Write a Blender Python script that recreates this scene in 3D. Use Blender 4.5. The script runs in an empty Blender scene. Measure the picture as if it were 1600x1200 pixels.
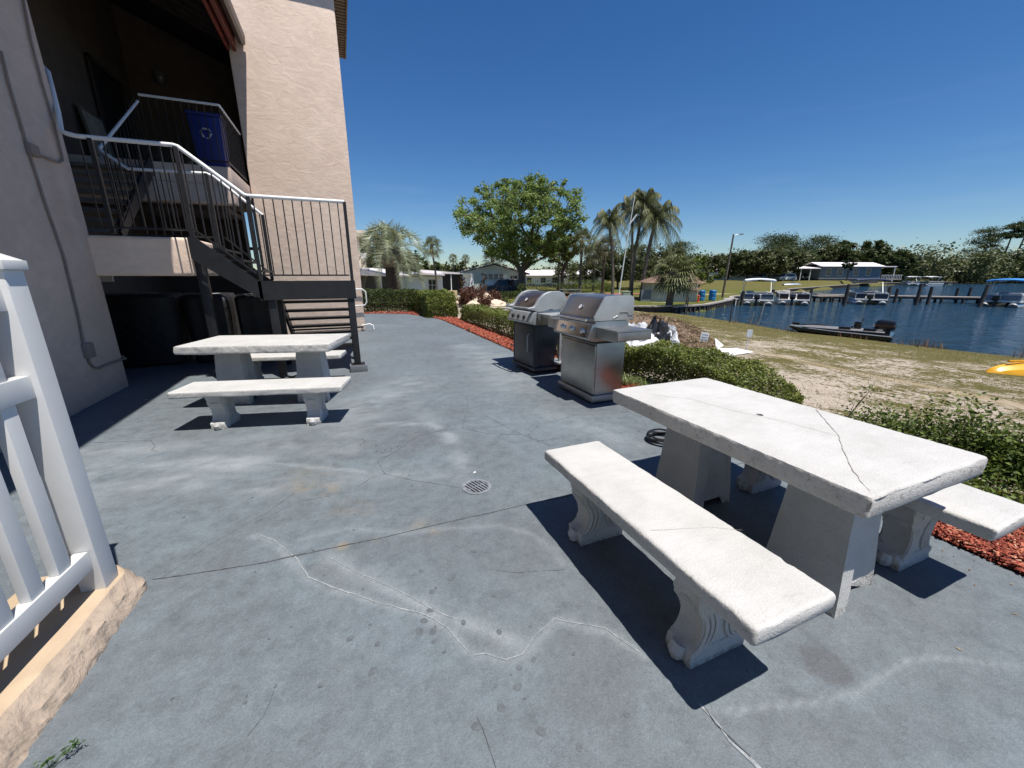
import bpy, bmesh, math, random
import numpy as np
from mathutils import Vector, Matrix, noise as mnoise

S = bpy.context.scene
C = S.collection
R = math.radians
PI = math.pi

# ---------------------------------------------------------------- camera, world, sun
# world frame: +Y runs along the building, +X towards the lake; the camera is turned 22.6 deg to the right
F_PX, HOR, CAM_H, YAW = 620.0, 430.0, 1.5, R(22.6)
PITCH = math.atan((600 - HOR) / F_PX)
cam_d = bpy.data.cameras.new('camera')
cam_d.sensor_width = 36; cam_d.lens = 36 * F_PX / 1600.0
cam_d.clip_start = 0.05; cam_d.clip_end = 4000
cam = bpy.data.objects.new('camera', cam_d); C.objects.link(cam)
cam.location = (0, 0, CAM_H)
cam.rotation_euler = (PI / 2 - PITCH, 0, -YAW)
S.camera = cam

SUN_EL = math.atan(1 / 0.344)
SUN_DIR = Vector((0.145, -0.31, 1.0)).normalized()          # towards the sun
W = bpy.data.worlds.new('World'); S.world = W; W.use_nodes = True
nt = W.node_tree
sky = nt.nodes.new('ShaderNodeTexSky'); sky.sky_type = 'NISHITA'; sky.sun_disc = False
sky.sun_elevation = SUN_EL
sky.sun_rotation = math.atan2(SUN_DIR.x, SUN_DIR.y)
sky.altitude = 0; sky.air_density = 1.0; sky.dust_density = 0.0; sky.ozone_density = 1.6
bg = nt.nodes['Background']; bg.inputs['Strength'].default_value = 0.064
hs = nt.nodes.new('ShaderNodeHueSaturation'); hs.inputs['Saturation'].default_value = 1.28; hs.inputs['Hue'].default_value = .5
nt.links.new(sky.outputs[0], hs.inputs['Color']); tm = nt.nodes.new('ShaderNodeMix'); tm.data_type = 'RGBA'; tm.blend_type = 'MULTIPLY'; tm.inputs[0].default_value = 1.0; tm.inputs[7].default_value = (.80, .955, 1.17, 1)
nt.links.new(hs.outputs[0], tm.inputs[6]); tc = nt.nodes.new('ShaderNodeTexCoord'); mp = nt.nodes.new('ShaderNodeMapping'); mp.inputs['Scale'].default_value = (1.2, 1.2, 9); mp.inputs['Rotation'].default_value = (.08, .05, 0)
cn = nt.nodes.new('ShaderNodeTexNoise'); cn.inputs['Scale'].default_value = 2.2; cn.inputs['Detail'].default_value = 7; cn.inputs['Roughness'].default_value = .58; cn.inputs['Distortion'].default_value = .6
nt.links.new(tc.outputs['Generated'], mp.inputs[0]); nt.links.new(mp.outputs[0], cn.inputs['Vector'])
cr = nt.nodes.new('ShaderNodeMapRange'); cr.inputs[1].default_value = .52; cr.inputs[2].default_value = .80; cr.inputs[4].default_value = .09; nt.links.new(cn.outputs[0], cr.inputs[0])
sp = nt.nodes.new('ShaderNodeSeparateXYZ'); nt.links.new(tc.outputs['Generated'], sp.inputs[0])
cz = nt.nodes.new('ShaderNodeMapRange'); cz.inputs[1].default_value = .34; cz.inputs[2].default_value = .05; nt.links.new(sp.outputs[2], cz.inputs[0])
cm = nt.nodes.new('ShaderNodeMath'); cm.operation = 'MULTIPLY'; nt.links.new(cr.outputs[0], cm.inputs[0]); nt.links.new(cz.outputs[0], cm.inputs[1])
cw = nt.nodes.new('ShaderNodeMix'); cw.data_type = 'RGBA'; cw.inputs[7].default_value = (8.5, 9.6, 10.6, 1)
nt.links.new(cm.outputs[0], cw.inputs[0]); nt.links.new(tm.outputs[2], cw.inputs[6]); nt.links.new(cw.outputs[2], bg.inputs['Color'])
sd = bpy.data.lights.new('sun', 'SUN'); sd.energy = 4.8; sd.angle = R(0.5); sd.color = (1.0, 0.955, 0.89)
sun = bpy.data.objects.new('sun', sd); C.objects.link(sun)
sun.rotation_euler = SUN_DIR.to_track_quat('Z', 'Y').to_euler()
S.view_settings.view_transform = 'Standard'; S.view_settings.look = 'None'
S.view_settings.exposure = 0.42; S.view_settings.gamma = 1.0
S.render.engine = 'CYCLES'
S.cycles.max_bounces = 6; S.cycles.diffuse_bounces = 3; S.cycles.glossy_bounces = 3
S.cycles.transmission_bounces = 4; S.cycles.transparent_max_bounces = 6

# ---------------------------------------------------------------- measuring helpers (a photo pixel at a known distance or height)
def _ray(px, py):
    x = (px - 800) / F_PX; y = -(py - 600) / F_PX
    c, s = math.cos(PITCH), math.sin(PITCH)
    X, Y, Z = x, c + s * y, -s + c * y
    cy, sy = math.cos(YAW), math.sin(YAW)
    return Vector((cy * X + sy * Y, -sy * X + cy * Y, Z)), Y
def GP(px, py, z=0.0):
    r, _ = _ray(px, py); t = (z - CAM_H) / r.z
    return Vector((r.x * t, r.y * t, z))
def PX(px, py, Y):
    r, f = _ray(px, py); t = Y / f
    return Vector((r.x * t, r.y * t, CAM_H + r.z * t))

# ---------------------------------------------------------------- materials
def new_mat(name):
    m = bpy.data.materials.new(name); m.use_nodes = True
    n = m.node_tree; b = n.nodes['Principled BSDF']
    return m, n, b
def N(n, t, **kw):
    o = n.nodes.new(t)
    for k, v in kw.items():
        if k in o.inputs: o.inputs[k].default_value = v
        else: setattr(o, k, v)
    return o
def ramp(n, fac, stops):
    r = n.nodes.new('ShaderNodeValToRGB')
    e = r.color_ramp.elements
    while len(e) < len(stops): e.new(0.5)
    for el, (p, c) in zip(e, stops):
        el.position = p; el.color = (c[0], c[1], c[2], 1) if hasattr(c, '__len__') else (c, c, c, 1)
    n.links.new(fac, r.inputs[0]); return r
def objco(n, scale=(1, 1, 1)):
    t = n.nodes.new('ShaderNodeTexCoord'); m = n.nodes.new('ShaderNodeMapping')
    m.inputs['Scale'].default_value = scale
    n.links.new(t.outputs['Object'], m.inputs[0]); return m.outputs[0]
def mixc(n, fac, a, b, mode='MIX'):
    m = n.nodes.new('ShaderNodeMix'); m.data_type = 'RGBA'; m.blend_type = mode
    for sock, v in ((m.inputs[0], fac), (m.inputs[6], a), (m.inputs[7], b)):
        if hasattr(v, 'is_linked') or hasattr(v, 'links'): n.links.new(v, sock)
        elif hasattr(v, '__len__'): sock.default_value = (v[0], v[1], v[2], 1)
        else: sock.default_value = v
    return m.outputs[2]
def bump(n, b, h, strength=.3, dist=.01):
    bp = n.nodes.new('ShaderNodeBump'); bp.inputs['Strength'].default_value = strength
    bp.inputs['Distance'].default_value = dist
    n.links.new(h, bp.inputs['Height']); n.links.new(bp.outputs[0], b.inputs['Normal'])
def pm(name, col, rough=.6, metal=0., var=.12, vs=4., bs=60., bst=.25, bd=.004, scale=(1, 1, 1), col2=None, spec=None):
    m, n, b = new_mat(name)
    co = objco(n, scale)
    nz = N(n, 'ShaderNodeTexNoise', Scale=vs, Detail=6.0, Roughness=.6); n.links.new(co, nz.inputs['Vector'])
    c1 = [c * (1 - var) for c in col]; c2 = col2 or [min(1, c * (1 + var)) for c in col]
    r = ramp(n, nz.outputs[0], [(.35, c1), (.65, c2)])
    n.links.new(r.outputs[0], b.inputs['Base Color'])
    b.inputs['Roughness'].default_value = rough; b.inputs['Metallic'].default_value = metal
    if spec is not None: b.inputs['Specular IOR Level'].default_value = spec
    if bst > 0:
        n2 = N(n, 'ShaderNodeTexNoise', Scale=bs, Detail=4.0); n.links.new(co, n2.inputs['Vector'])
        bump(n, b, n2.outputs[0], bst, bd)
    return m
def leafmat(name, cols, trans=.35, rough=.5):
    m, n, b = new_mat(name)
    g = n.nodes.new('ShaderNodeNewGeometry')
    co = objco(n)
    nz = N(n, 'ShaderNodeTexNoise', Scale=.9, Detail=3.0); n.links.new(co, nz.inputs['Vector'])
    ad = N(n, 'ShaderNodeMath', operation='MULTIPLY_ADD'); n.links.new(nz.outputs[0], ad.inputs[0])
    ad.inputs[1].default_value = .7
    ml = N(n, 'ShaderNodeMath', operation='MULTIPLY'); n.links.new(g.outputs['Random Per Island'], ml.inputs[0]); ml.inputs[1].default_value = .5
    n.links.new(ml.outputs[0], ad.inputs[2])
    k = len(cols)
    r = ramp(n, ad.outputs[0], [(.2 + .65 * i / max(1, k - 1), c) for i, c in enumerate(cols)])
    n.links.new(r.outputs[0], b.inputs['Base Color'])
    b.inputs['Roughness'].default_value = rough; b.inputs['Specular IOR Level'].default_value = .35
    t = n.nodes.new('ShaderNodeBsdfTranslucent'); n.links.new(r.outputs[0], t.inputs[0])
    mx = n.nodes.new('ShaderNodeMixShader'); mx.inputs[0].default_value = trans
    n.links.new(b.outputs[0], mx.inputs[1]); n.links.new(t.outputs[0], mx.inputs[2])
    n.links.new(mx.outputs[0], n.nodes['Material Output'].inputs[0])
    return m

# ---------------------------------------------------------------- mesh builder
class MB:
    def __init__(s): s.v = []; s.f = []; s.m = []
    def add(s, vs, fs, mi=0):
        o = len(s.v); s.v += [tuple(v) for v in vs]
        for f in fs: s.f.append([i + o for i in f]); s.m.append(mi)
        return s
    def box(s, x0, y0, z0, x1, y1, z1, mi=0, M=None):
        v = [(x, y, z) for z in (z0, z1) for x, y in ((x0, y0), (x1, y0), (x1, y1), (x0, y1))]
        if M is not None: v = [M @ Vector(p) for p in v]
        return s.add(v, [(3, 2, 1, 0), (4, 5, 6, 7), (0, 1, 5, 4), (1, 2, 6, 5), (2, 3, 7, 6), (3, 0, 4, 7)], mi)
    def tube(s, pts, r, n=8, mi=0, caps=True):
        pts = [Vector(p) for p in pts]; rs = r if hasattr(r, '__len__') else [r] * len(pts)
        o = len(s.v); prev = None
        for i, p in enumerate(pts):
            d = (pts[min(i + 1, len(pts) - 1)] - pts[max(i - 1, 0)])
            d = d.normalized() if d.length > 1e-9 else Vector((0, 0, 1))
            if prev is None:
                up = Vector((0, 0, 1)) if abs(d.z) < .9 else Vector((1, 0, 0)); u = d.cross(up).normalized()
            else:
                u = (prev - d * prev.dot(d)); u = u.normalized() if u.length > 1e-6 else d.orthogonal().normalized()
            prev = u; w = d.cross(u)
            for k in range(n):
                a = 2 * PI * k / n; s.v.append(tuple(p + (u * math.cos(a) + w * math.sin(a)) * rs[i]))
        for i in range(len(pts) - 1):
            for k in range(n):
                k2 = (k + 1) % n
                s.f.append([o + i * n + k, o + i * n + k2, o + (i + 1) * n + k2, o + (i + 1) * n + k]); s.m.append(mi)
        if caps:
            s.f.append([o + k for k in range(n)][::-1]); s.m.append(mi)
            e = o + (len(pts) - 1) * n; s.f.append([e + k for k in range(n)]); s.m.append(mi)
        return s
    def bar(s, p, q, w, h, mi=0, up=(0, 0, 1)):
        p, q = Vector(p), Vector(q); d = (q - p).normalized(); up = Vector(up)
        if abs(d.dot(up)) > .98: up = Vector((0, 1, 0))
        u = d.cross(up).normalized(); v = u.cross(d)
        vs = [e + u * a * w / 2 + v * b * h / 2 for e in (p, q) for a, b in ((-1, -1), (1, -1), (1, 1), (-1, 1))]
        return s.add(vs, [(0, 1, 2, 3), (7, 6, 5, 4), (0, 4, 5, 1), (1, 5, 6, 2), (2, 6, 7, 3), (3, 7, 4, 0)], mi)
    def prism(s, poly, axis, t0, t1, mi=0):
        # poly: list of 2-tuples in the other two axes (x: (y,z), y: (x,z), z: (x,y))
        def mk(p, t):
            return {'x': (t, p[0], p[1]), 'y': (p[0], t, p[1]), 'z': (p[0], p[1], t)}[axis]
        n = len(poly); vs = [mk(p, t0) for p in poly] + [mk(p, t1) for p in poly]
        fs = [list(range(n))[::-1], [n + i for i in range(n)]] + [[i, (i + 1) % n, n + (i + 1) % n, n + i] for i in range(n)]
        return s.add(vs, fs, mi)
    def lathe(s, prof, n=16, c=(0, 0, 0), mi=0):
        o = len(s.v)
        for r, z in prof:
            for k in range(n):
                a = 2 * PI * k / n; s.v.append((c[0] + r * math.cos(a), c[1] + r * math.sin(a), c[2] + z))
        for i in range(len(prof) - 1):
            for k in range(n):
                k2 = (k + 1) % n
                s.f.append([o + i * n + k, o + i * n + k2, o + (i + 1) * n + k2, o + (i + 1) * n + k]); s.m.append(mi)
        s.f.append([o + k for k in range(n)][::-1]); s.m.append(mi)
        e = o + (len(prof) - 1) * n; s.f.append([e + k for k in range(n)]); s.m.append(mi)
        return s
    def loft(s, secs, mi=0, caps=True):
        n = len(secs[0]); o = len(s.v)
        for sc in secs: s.v += [tuple(p) for p in sc]
        for i in range(len(secs) - 1):
            for k in range(n):
                k2 = (k + 1) % n
                s.f.append([o + i * n + k, o + i * n + k2, o + (i + 1) * n + k2, o + (i + 1) * n + k]); s.m.append(mi)
        if caps:
            s.f.append([o + k for k in range(n)][::-1]); s.m.append(mi)
            e = o + (len(secs) - 1) * n; s.f.append([e + k for k in range(n)]); s.m.append(mi)
        return s
    def ribbon(s, pts, w, z, mi=0, jit=.004, seed=0):
        rnd = random.Random(seed); q = []
        for i in range(len(pts) - 1):
            a, b = Vector(pts[i][:2]), Vector(pts[i + 1][:2]); k = max(1, int((b - a).length / .04))
            for j in range(k): q.append(a.lerp(b, j / k) + Vector((rnd.uniform(-jit, jit), rnd.uniform(-jit, jit))))
        q.append(Vector(pts[-1][:2])); o = len(s.v)
        for i, p in enumerate(q):
            d = (q[min(i + 1, len(q) - 1)] - q[max(i - 1, 0)]).normalized(); nn = Vector((-d.y, d.x))
            ww = w * rnd.uniform(.35, 1.) * .5
            s.v.append((p.x + nn.x * ww, p.y + nn.y * ww, z)); s.v.append((p.x - nn.x * ww, p.y - nn.y * ww, z))
        for i in range(len(q) - 1):
            s.f.append([o + 2 * i + 1, o + 2 * i + 3, o + 2 * i + 2, o + 2 * i]); s.m.append(mi)
        return s
    def build(s, name, mats, parent=None, bevel=0, smooth=False, world=False, seg=2):
        me = bpy.data.meshes.new(name)
        v = s.v
        if world and parent is not None:
            l = parent.location; v = [(a - l.x, b - l.y, c - l.z) for a, b, c in v]
        me.from_pydata(v, [], s.f)
        if not isinstance(mats, (list, tuple)): mats = [mats]
        for m in mats: me.materials.append(m)
        me.polygons.foreach_set('material_index', s.m)
        o = bpy.data.objects.new(name, me); C.objects.link(o)
        if parent is not None: o.parent = parent
        bm = bmesh.new(); bm.from_mesh(me)
        bmesh.ops.recalc_face_normals(bm, faces=bm.faces)
        if bevel > 0:
            es = [e for e in bm.edges if e.is_manifold and len(e.link_faces) == 2 and e.calc_face_angle(0) > .5]
            bmesh.ops.bevel(bm, geom=es, offset=bevel, segments=seg, profile=.6, affect='EDGES', clamp_overlap=True)
        bm.to_mesh(me); bm.free()
        if smooth or bevel > 0:
            me.polygons.foreach_set('use_smooth', [True] * len(me.polygons))
            md = None
            try:
                me.set_sharp_from_angle(angle=R(40))
            except Exception: pass
        me.update()
        return o

def np_mesh(name, V, Fq, mats, parent=None, smooth=False, mi=None):
    """V (n,3), Fq (m,k) with constant k"""
    me = bpy.data.meshes.new(name)
    V = np.asarray(V, np.float32); Fq = np.asarray(Fq, np.int32); m, k = Fq.shape
    me.vertices.add(len(V)); me.vertices.foreach_set('co', V.ravel())
    me.loops.add(m * k); me.loops.foreach_set('vertex_index', Fq.ravel())
    me.polygons.add(m); me.polygons.foreach_set('loop_start', np.arange(0, m * k, k, dtype=np.int32))
    try: me.polygons.foreach_set('loop_total', np.full(m, k, dtype=np.int32))
    except Exception: pass
    if not isinstance(mats, (list, tuple)): mats = [mats]
    for q in mats: me.materials.append(q)
    if mi is not None: me.polygons.foreach_set('material_index', np.asarray(mi, np.int32))
    if smooth: me.polygons.foreach_set('use_smooth', np.ones(m, bool))
    me.update(calc_edges=True); me.validate()
    o = bpy.data.objects.new(name, me); C.objects.link(o)
    if parent is not None: o.parent = parent
    return o

def tag(o, label=None, cat=None, group=None, kind=None):
    if label: o['label'] = label
    if cat: o['category'] = cat
    if group: o['group'] = group
    if kind: o['kind'] = kind
    return o
def thing(name, label, cat, loc=(0, 0, 0), rz=0, group=None):
    o = bpy.data.objects.new(name, None); C.objects.link(o); o.empty_display_size = .2
    o.location = loc; o.rotation_euler = (0, 0, rz)
    return tag(o, label, cat, group)
def copy_tree(o, parent=None):
    c = o.copy(); C.objects.link(c)
    if parent is not None: c.parent = parent
    for ch in list(o.children): copy_tree(ch, c)
    return c
def vnoise(x, y, scale, seed=0, octaves=3):
    """smooth value noise in numpy, -1..1"""
    out = np.zeros_like(x); amp = 1.; tot = 0
    for o in range(octaves):
        rs = np.random.RandomState(seed + o * 17); T = rs.rand(256, 256) * 2 - 1
        u = x * scale + 1000.3; v = y * scale + 1000.7
        i = np.floor(u).astype(int); j = np.floor(v).astype(int); fu = u - i; fv = v - j
        fu = fu * fu * (3 - 2 * fu); fv = fv * fv * (3 - 2 * fv); i &= 255; j &= 255; i2 = (i + 1) & 255; j2 = (j + 1) & 255
        out += amp * ((T[i, j] * (1 - fu) + T[i2, j] * fu) * (1 - fv) + (T[i, j2] * (1 - fu) + T[i2, j2] * fu) * fv)
        tot += amp; amp *= .5; scale *= 2.03
    return out / tot
def pdist(X, Y, pts):
    d = np.full(X.shape, 1e9)
    for (ax, ay), (bx, by) in zip(pts[:-1], pts[1:]):
        vx, vy = bx - ax, by - ay; L = vx * vx + vy * vy + 1e-9
        t = np.clip(((X - ax) * vx + (Y - ay) * vy) / L, 0, 1)
        d = np.minimum(d, np.hypot(X - ax - t * vx, Y - ay - t * vy))
    return d
def inpoly(X, Y, pts):
    r = np.zeros(X.shape, bool); n = len(pts)
    for i in range(n):
        (x1, y1), (x2, y2) = pts[i], pts[(i + 1) % n]
        if y1 == y2: continue
        c = ((y1 > Y) != (y2 > Y)) & (X < (x2 - x1) * (Y - y1) / (y2 - y1) + x1)
        r ^= c
    return r

# ---------------------------------------------------------------- leaves
def leaf_arrays(P, size, rs, up=.3, aspect=.5, outn=None):
    """one folded rhombus leaf (a quad) at each point"""
    P = np.asarray(P, float); n = len(P)
    d = rs.normal(size=(n, 3)); d[:, 2] *= .6
    d /= np.linalg.norm(d, axis=1)[:, None] + 1e-9
    nn = rs.normal(size=(n, 3)) * .8; nn[:, 2] += up * 2
    if outn is not None: nn += outn
    nn -= (nn * d).sum(1)[:, None] * d; nn /= np.linalg.norm(nn, axis=1)[:, None] + 1e-9
    w = np.cross(d, nn); s = (size * rs.uniform(.6, 1.3, n))[:, None]
    V = np.stack([P - d * s * .5, P + w * s * aspect * .5 + nn * s * .06, P + d * s * .5, P - w * s * aspect * .5 + nn * s * .06], 1).reshape(-1, 3)
    return V, np.arange(4 * n).reshape(n, 4)
def leaf_obj(name, P, size, m, parent, seed=0, up=.3, aspect=.5):
    rs = np.random.RandomState(seed); V, Fq = leaf_arrays(P, size, rs, up, aspect)
    return np_mesh(name, V, Fq, m, parent)
# ================================================================ SETTING
# ---------------------------------------------------------------- lake outline and terrain
def xy(p): return (p[0], p[1])
LAKE = [(20.6, -12), (20.9, 5.5), (20.6, 7.3), (20.5, 8.8), (20.7, 11.4), (20.3, 13.1), (21.4, 16.9), (21.9, 20.6), (22.0, 22.6),
        (25.9, 23.2), (34, 27.4), (38.5, 31.2), (44, 33.5), (64, 42), xy(GP(1300, 451, -1.2)), xy(GP(1350, 447, -1.2)), xy(GP(1420, 444.2, -1.2)),
        xy(GP(1478, 441, -1.2)), xy(GP(1545, 438.5, -1.2)), xy(GP(1600, 437.5, -1.2)), xy(GP(1700, 437.5, -1.2)), (420, -150), (200, -200), (22, -200)]
CTRL = []
def ctl(x, y, z): CTRL.append((x, y, z))
for b in range(-20, 18, 2): ctl(3.9, b, -.05); ctl(5.2, b, -.2); ctl(8.5, b, -.5); ctl(13, b, -.8); ctl(17, b, -.98)
for p in LAKE[:9]: ctl(p[0] - .4, p[1], -1.14)
for b in (-100, -60, -30): ctl(20, b, -1.1); ctl(5, b, -.3); ctl(-20, b, 0)
for a in range(-30, 4, 4): ctl(a, 18.5, -.12); ctl(a - 2, 14, -.05)
for p in LAKE[9:14]: ctl(p[0] - .6, p[1] + .8, -.72)
for p in LAKE[14:17]: ctl(p[0] - 1, p[1] + 2.5, -.75)
for px, py, Y in ((1200, 441, 84), (1290, 438.5, 96), (1390, 437.5, 100), (1340, 438, 98), (1250, 437.5, 104), (1130, 438, 90), (1330, 434, 150), (1450, 437, 140), (1210, 439, 95)):
    p = PX(px, py, Y); ctl(*p)
for x, y, z in ((24, 30, -.75), (30, 33, -.75), (36, 38, -.75), (20, 30, -.72), (13, 34, -.75), (28, 48, -.75), (10, 47, -.75), (2, 42, -.75), (-6, 36, -.75),
                (45, 50, -.7), (36, 58, -.7), (20, 60, -.7), (0, 70, -.7), (50, 75, -.4), (-30, 60, -.6), (-30, 120, -.6), (30, 130, -.3), (80, 130, .4),
                (140, 160, .6), (0, 250, -.5), (100, 250, 0), (200, 200, .3), (12, 22, -.7), (6, 24, -.5), (18, 24, -.9), (0, 25, -.5), (300, 300, 0), (500, 100, 0), (-200, 200, 0), (-200, -100, 0)): ctl(x, y, z)
CT = np.array(CTRL)
def terr(x, y):
    x = np.asarray(x, float); y = np.asarray(y, float)
    num = np.zeros_like(x); den = np.zeros_like(x)
    for cx, cy, cz in CT:
        w = 1. / ((x - cx) ** 2 + (y - cy) ** 2 + .6) ** 1.6
        num += w * cz; den += w
    z = num / den
    z = z + .03 * vnoise(x, y, .5, 5) * (x > 5)
    ins = inpoly(x, y, LAKE); d = pdist(x, y, LAKE + [LAKE[0]])
    z = np.where(ins, np.minimum(z, -1.16 - np.minimum(d * .5, 1.2)), z)
    beach = (~ins) & (y < 22.5) & (d < 4)
    z = np.where(beach, np.minimum(z, -1.17 + d * .1), z)
    pat = (x > -12) & (x < 3.6) & (y < 17.4)
    return np.where(pat, -.09, z)
def tz(x, y): return float(terr(np.array([x]), np.array([y]))[0])
def axis(lo, hi, c0, c1, h, g=1.09):
    a = list(np.arange(c0, c1, h)); s = h
    x = c1
    while x < hi: a.append(x); s *= g; x += s
    a.append(hi); s = h; x = c0 - h; L = []
    while x > lo: L.append(x); s *= g; x -= s
    return np.array([lo] + L[::-1] + a)
xs = axis(-600, 900, 3, 30, .3); ys = axis(-300, 1200, -2, 36, .3)
X, Y = np.meshgrid(xs, ys, indexing='ij'); Z = terr(X, Y)
nx, ny = X.shape; idx = np.arange(nx * ny).reshape(nx, ny)
Fq = np.stack([idx[:-1, :-1], idx[1:, :-1], idx[1:, 1:], idx[:-1, 1:]], -1).reshape(-1, 4)
M_TERR, n, b = new_mat('sand_and_grass')
co = objco(n)
at_ = n.nodes.new('ShaderNodeAttribute'); at_.attribute_name = 'green'
n1 = N(n, 'ShaderNodeTexNoise', Scale=.9, Detail=8.0, Roughness=.68); n.links.new(co, n1.inputs['Vector'])
cos_ = objco(n, (1, .7, 1))
n2 = N(n, 'ShaderNodeTexNoise', Scale=8.0, Detail=6.0, Roughness=.75); n.links.new(cos_, n2.inputs['Vector'])
n3 = N(n, 'ShaderNodeTexNoise', Scale=28.0, Detail=4.0, Roughness=.7); n.links.new(co, n3.inputs['Vector'])
sm = N(n, 'ShaderNodeMath', operation='ADD'); n.links.new(n1.outputs[0], sm.inputs[0]); n.links.new(n2.outputs[0], sm.inputs[1])
n5 = N(n, 'ShaderNodeTexNoise', Scale=17.0, Detail=5.0, Roughness=.8); n.links.new(co, n5.inputs['Vector'])
s0 = N(n, 'ShaderNodeMath', operation='MULTIPLY_ADD'); n.links.new(n5.outputs[0], s0.inputs[0]); s0.inputs[1].default_value = .95; n.links.new(sm.outputs[0], s0.inputs[2])
sm = N(n, 'ShaderNodeMath', operation='SUBTRACT'); n.links.new(s0.outputs[0], sm.inputs[0]); sm.inputs[1].default_value = .475
s2 = N(n, 'ShaderNodeMath', operation='MULTIPLY_ADD'); n.links.new(at_.outputs['Fac'], s2.inputs[0]); s2.inputs[1].default_value = 1.0; n.links.new(sm.outputs[0], s2.inputs[2])
rf = ramp(n, s2.outputs[0], [(.0, 0), (1.0, 1)])
mr = N(n, 'ShaderNodeMapRange'); n.links.new(s2.outputs[0], mr.inputs[0]); mr.inputs[1].default_value = 1.15; mr.inputs[2].default_value = 1.24
sand = ramp(n, n3.outputs[0], [(.34, (.22, .165, .11)), (.46, (.46, .38, .30)), (.7, (.62, .56, .48))])
grs = ramp(n, n3.outputs[0], [(.34, (.045, .050, .012)), (.5, (.115, .105, .032)), (.66, (.25, .19, .09))])
lush = ramp(n, n2.outputs[0], [(.3, (.07, .082, .018)), (.6, (.125, .13, .034)), (.75, (.22, .19, .075))])
gl = N(n, 'ShaderNodeMapRange'); n.links.new(at_.outputs['Fac'], gl.inputs[0]); gl.inputs[1].default_value = .6; gl.inputs[2].default_value = .9
g2 = mixc(n, gl.outputs[0], grs.outputs[0], lush.outputs[0])
c = mixc(n, mr.outputs[0], sand.outputs[0], g2)
at2 = n.nodes.new('ShaderNodeAttribute'); at2.attribute_name = 'track'
c = mixc(n, at2.outputs['Fac'], c, (.44, .34, .22))
n.links.new(c, b.inputs['Base Color']); b.inputs['Roughness'].default_value = .95; b.inputs['Specular IOR Level'].default_value = .1
bump(n, b, sm.outputs[0], .8, .06)
terrain = np_mesh('terrain', np.stack([X, Y, Z], -1).reshape(-1, 3), Fq, M_TERR, smooth=True); tag(terrain, kind='structure')
dl = pdist(X, Y, LAKE[:10]); dl = np.where(X < 22.3, dl, 30)
green = np.full(X.shape, 1.0)
bch = (X < 24) & (Y < 22.5 + np.clip(24 - X, 0, 30) * .25)
gb = .18 + .30 * np.exp(-dl / 5.5) + .12 * vnoise(X, Y, .25, 3) - .08 * np.exp(-((X - 7) / 3.) ** 2)
green = np.where(bch, gb, green)
far_ = (.384 * X + .923 * Y) > 66
green = np.where(far_ & (X > 20), .66, green)
# tyre track crossing the beach
trk = [xy(GP(p, q, -.7)) for p, q in ((1190, 553), (1300, 580), (1400, 605), (1500, 628), (1600, 655))]
tr = np.exp(-(pdist(X, Y, trk) / .28) ** 2) * (X > 4) * .8
# paths and road in the park
for pts, w in (([(27, 31), (33, 35.2), (44, 36.6)], 1.0), ([(2, 34), (14, 40), (20, 44)], 1.2)):
    tr = np.maximum(tr, np.exp(-(pdist(X, Y, pts) / w) ** 4) * .6)
for nm, arr in (('green', green), ('track', tr)):
    A = terrain.data.attributes.new(nm, 'FLOAT', 'POINT'); A.data.foreach_set('value', arr.astype(np.float32).ravel())

# ---------------------------------------------------------------- water
M_WATER, n, b = new_mat('lake_water')
b.inputs['Base Color'].default_value = (.016, .050, .088, 1); b.inputs['Roughness'].default_value = .07
b.inputs['IOR'].default_value = 1.33; b.inputs['Specular IOR Level'].default_value = .5
co = objco(n, (1, 1, 1))
w1 = N(n, 'ShaderNodeTexNoise', Scale=3.0, Detail=5.0, Roughness=.55); n.links.new(objco(n, (1, .6, 1)), w1.inputs['Vector'])
w2 = N(n, 'ShaderNodeTexNoise', Scale=.9, Detail=3.0); n.links.new(co, w2.inputs['Vector'])
ad = N(n, 'ShaderNodeMath', operation='MULTIPLY_ADD'); n.links.new(w2.outputs[0], ad.inputs[0]); ad.inputs[1].default_value = 2.2; n.links.new(w1.outputs[0], ad.inputs[2])
bump(n, b, ad.outputs[0], 1.0, .45)
me = MB()
me.add([(12, -200, -1.2), (620, -200, -1.2), (620, 400, -1.2), (12, 400, -1.2)], [(0, 1, 2, 3)])
wob = me.build('lake_water', M_WATER); tag(wob, kind='structure')

# ---------------------------------------------------------------- painted concrete patio
PATIO = [(-14, -6), (3.1, -6), (3.1, 13.3), (3.02, 14.2), (2.75, 15.3), (2.3, 16.4), (1.5, 17.0), (.2, 17.3), (-14, 17.3)]
M_PAT, n, b = new_mat('painted_concrete')
co = objco(n)
a1 = N(n, 'ShaderNodeTexNoise', Scale=.9, Detail=7.0, Roughness=.62, Distortion=.4); n.links.new(co, a1.inputs['Vector'])
a2 = N(n, 'ShaderNodeTexNoise', Scale=9.0, Detail=8.0, Roughness=.72); n.links.new(co, a2.inputs['Vector'])
a3 = N(n, 'ShaderNodeTexNoise', Scale=230.0, Detail=3.0); n.links.new(co, a3.inputs['Vector'])
base = ramp(n, a1.outputs[0], [(.3, (.116, .130, .142)), (.5, (.132, .154, .168)), (.7, (.150, .182, .202))])
f = ramp(n, a2.outputs[0], [(.32, .80), (.5, 1.0), (.7, 1.16)])
c = mixc(n, 1.0, base.outputs[0], f.outputs[0], 'MULTIPLY')
f3 = ramp(n, a3.outputs[0], [(.3, .84), (.7, 1.13)])
c = mixc(n, 1.0, c, f3.outputs[0], 'MULTIPLY')
def att(n, name):
    a = n.nodes.new('ShaderNodeAttribute'); a.attribute_name = name; return a.outputs['Fac']
c = mixc(n, att(n, 'dark'), c, (.088, .092, .098))
c = mixc(n, att(n, 'light'), c, (.30, .325, .34))
c = mixc(n, att(n, 'rust'), c, (.33, .24, .12))
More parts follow.
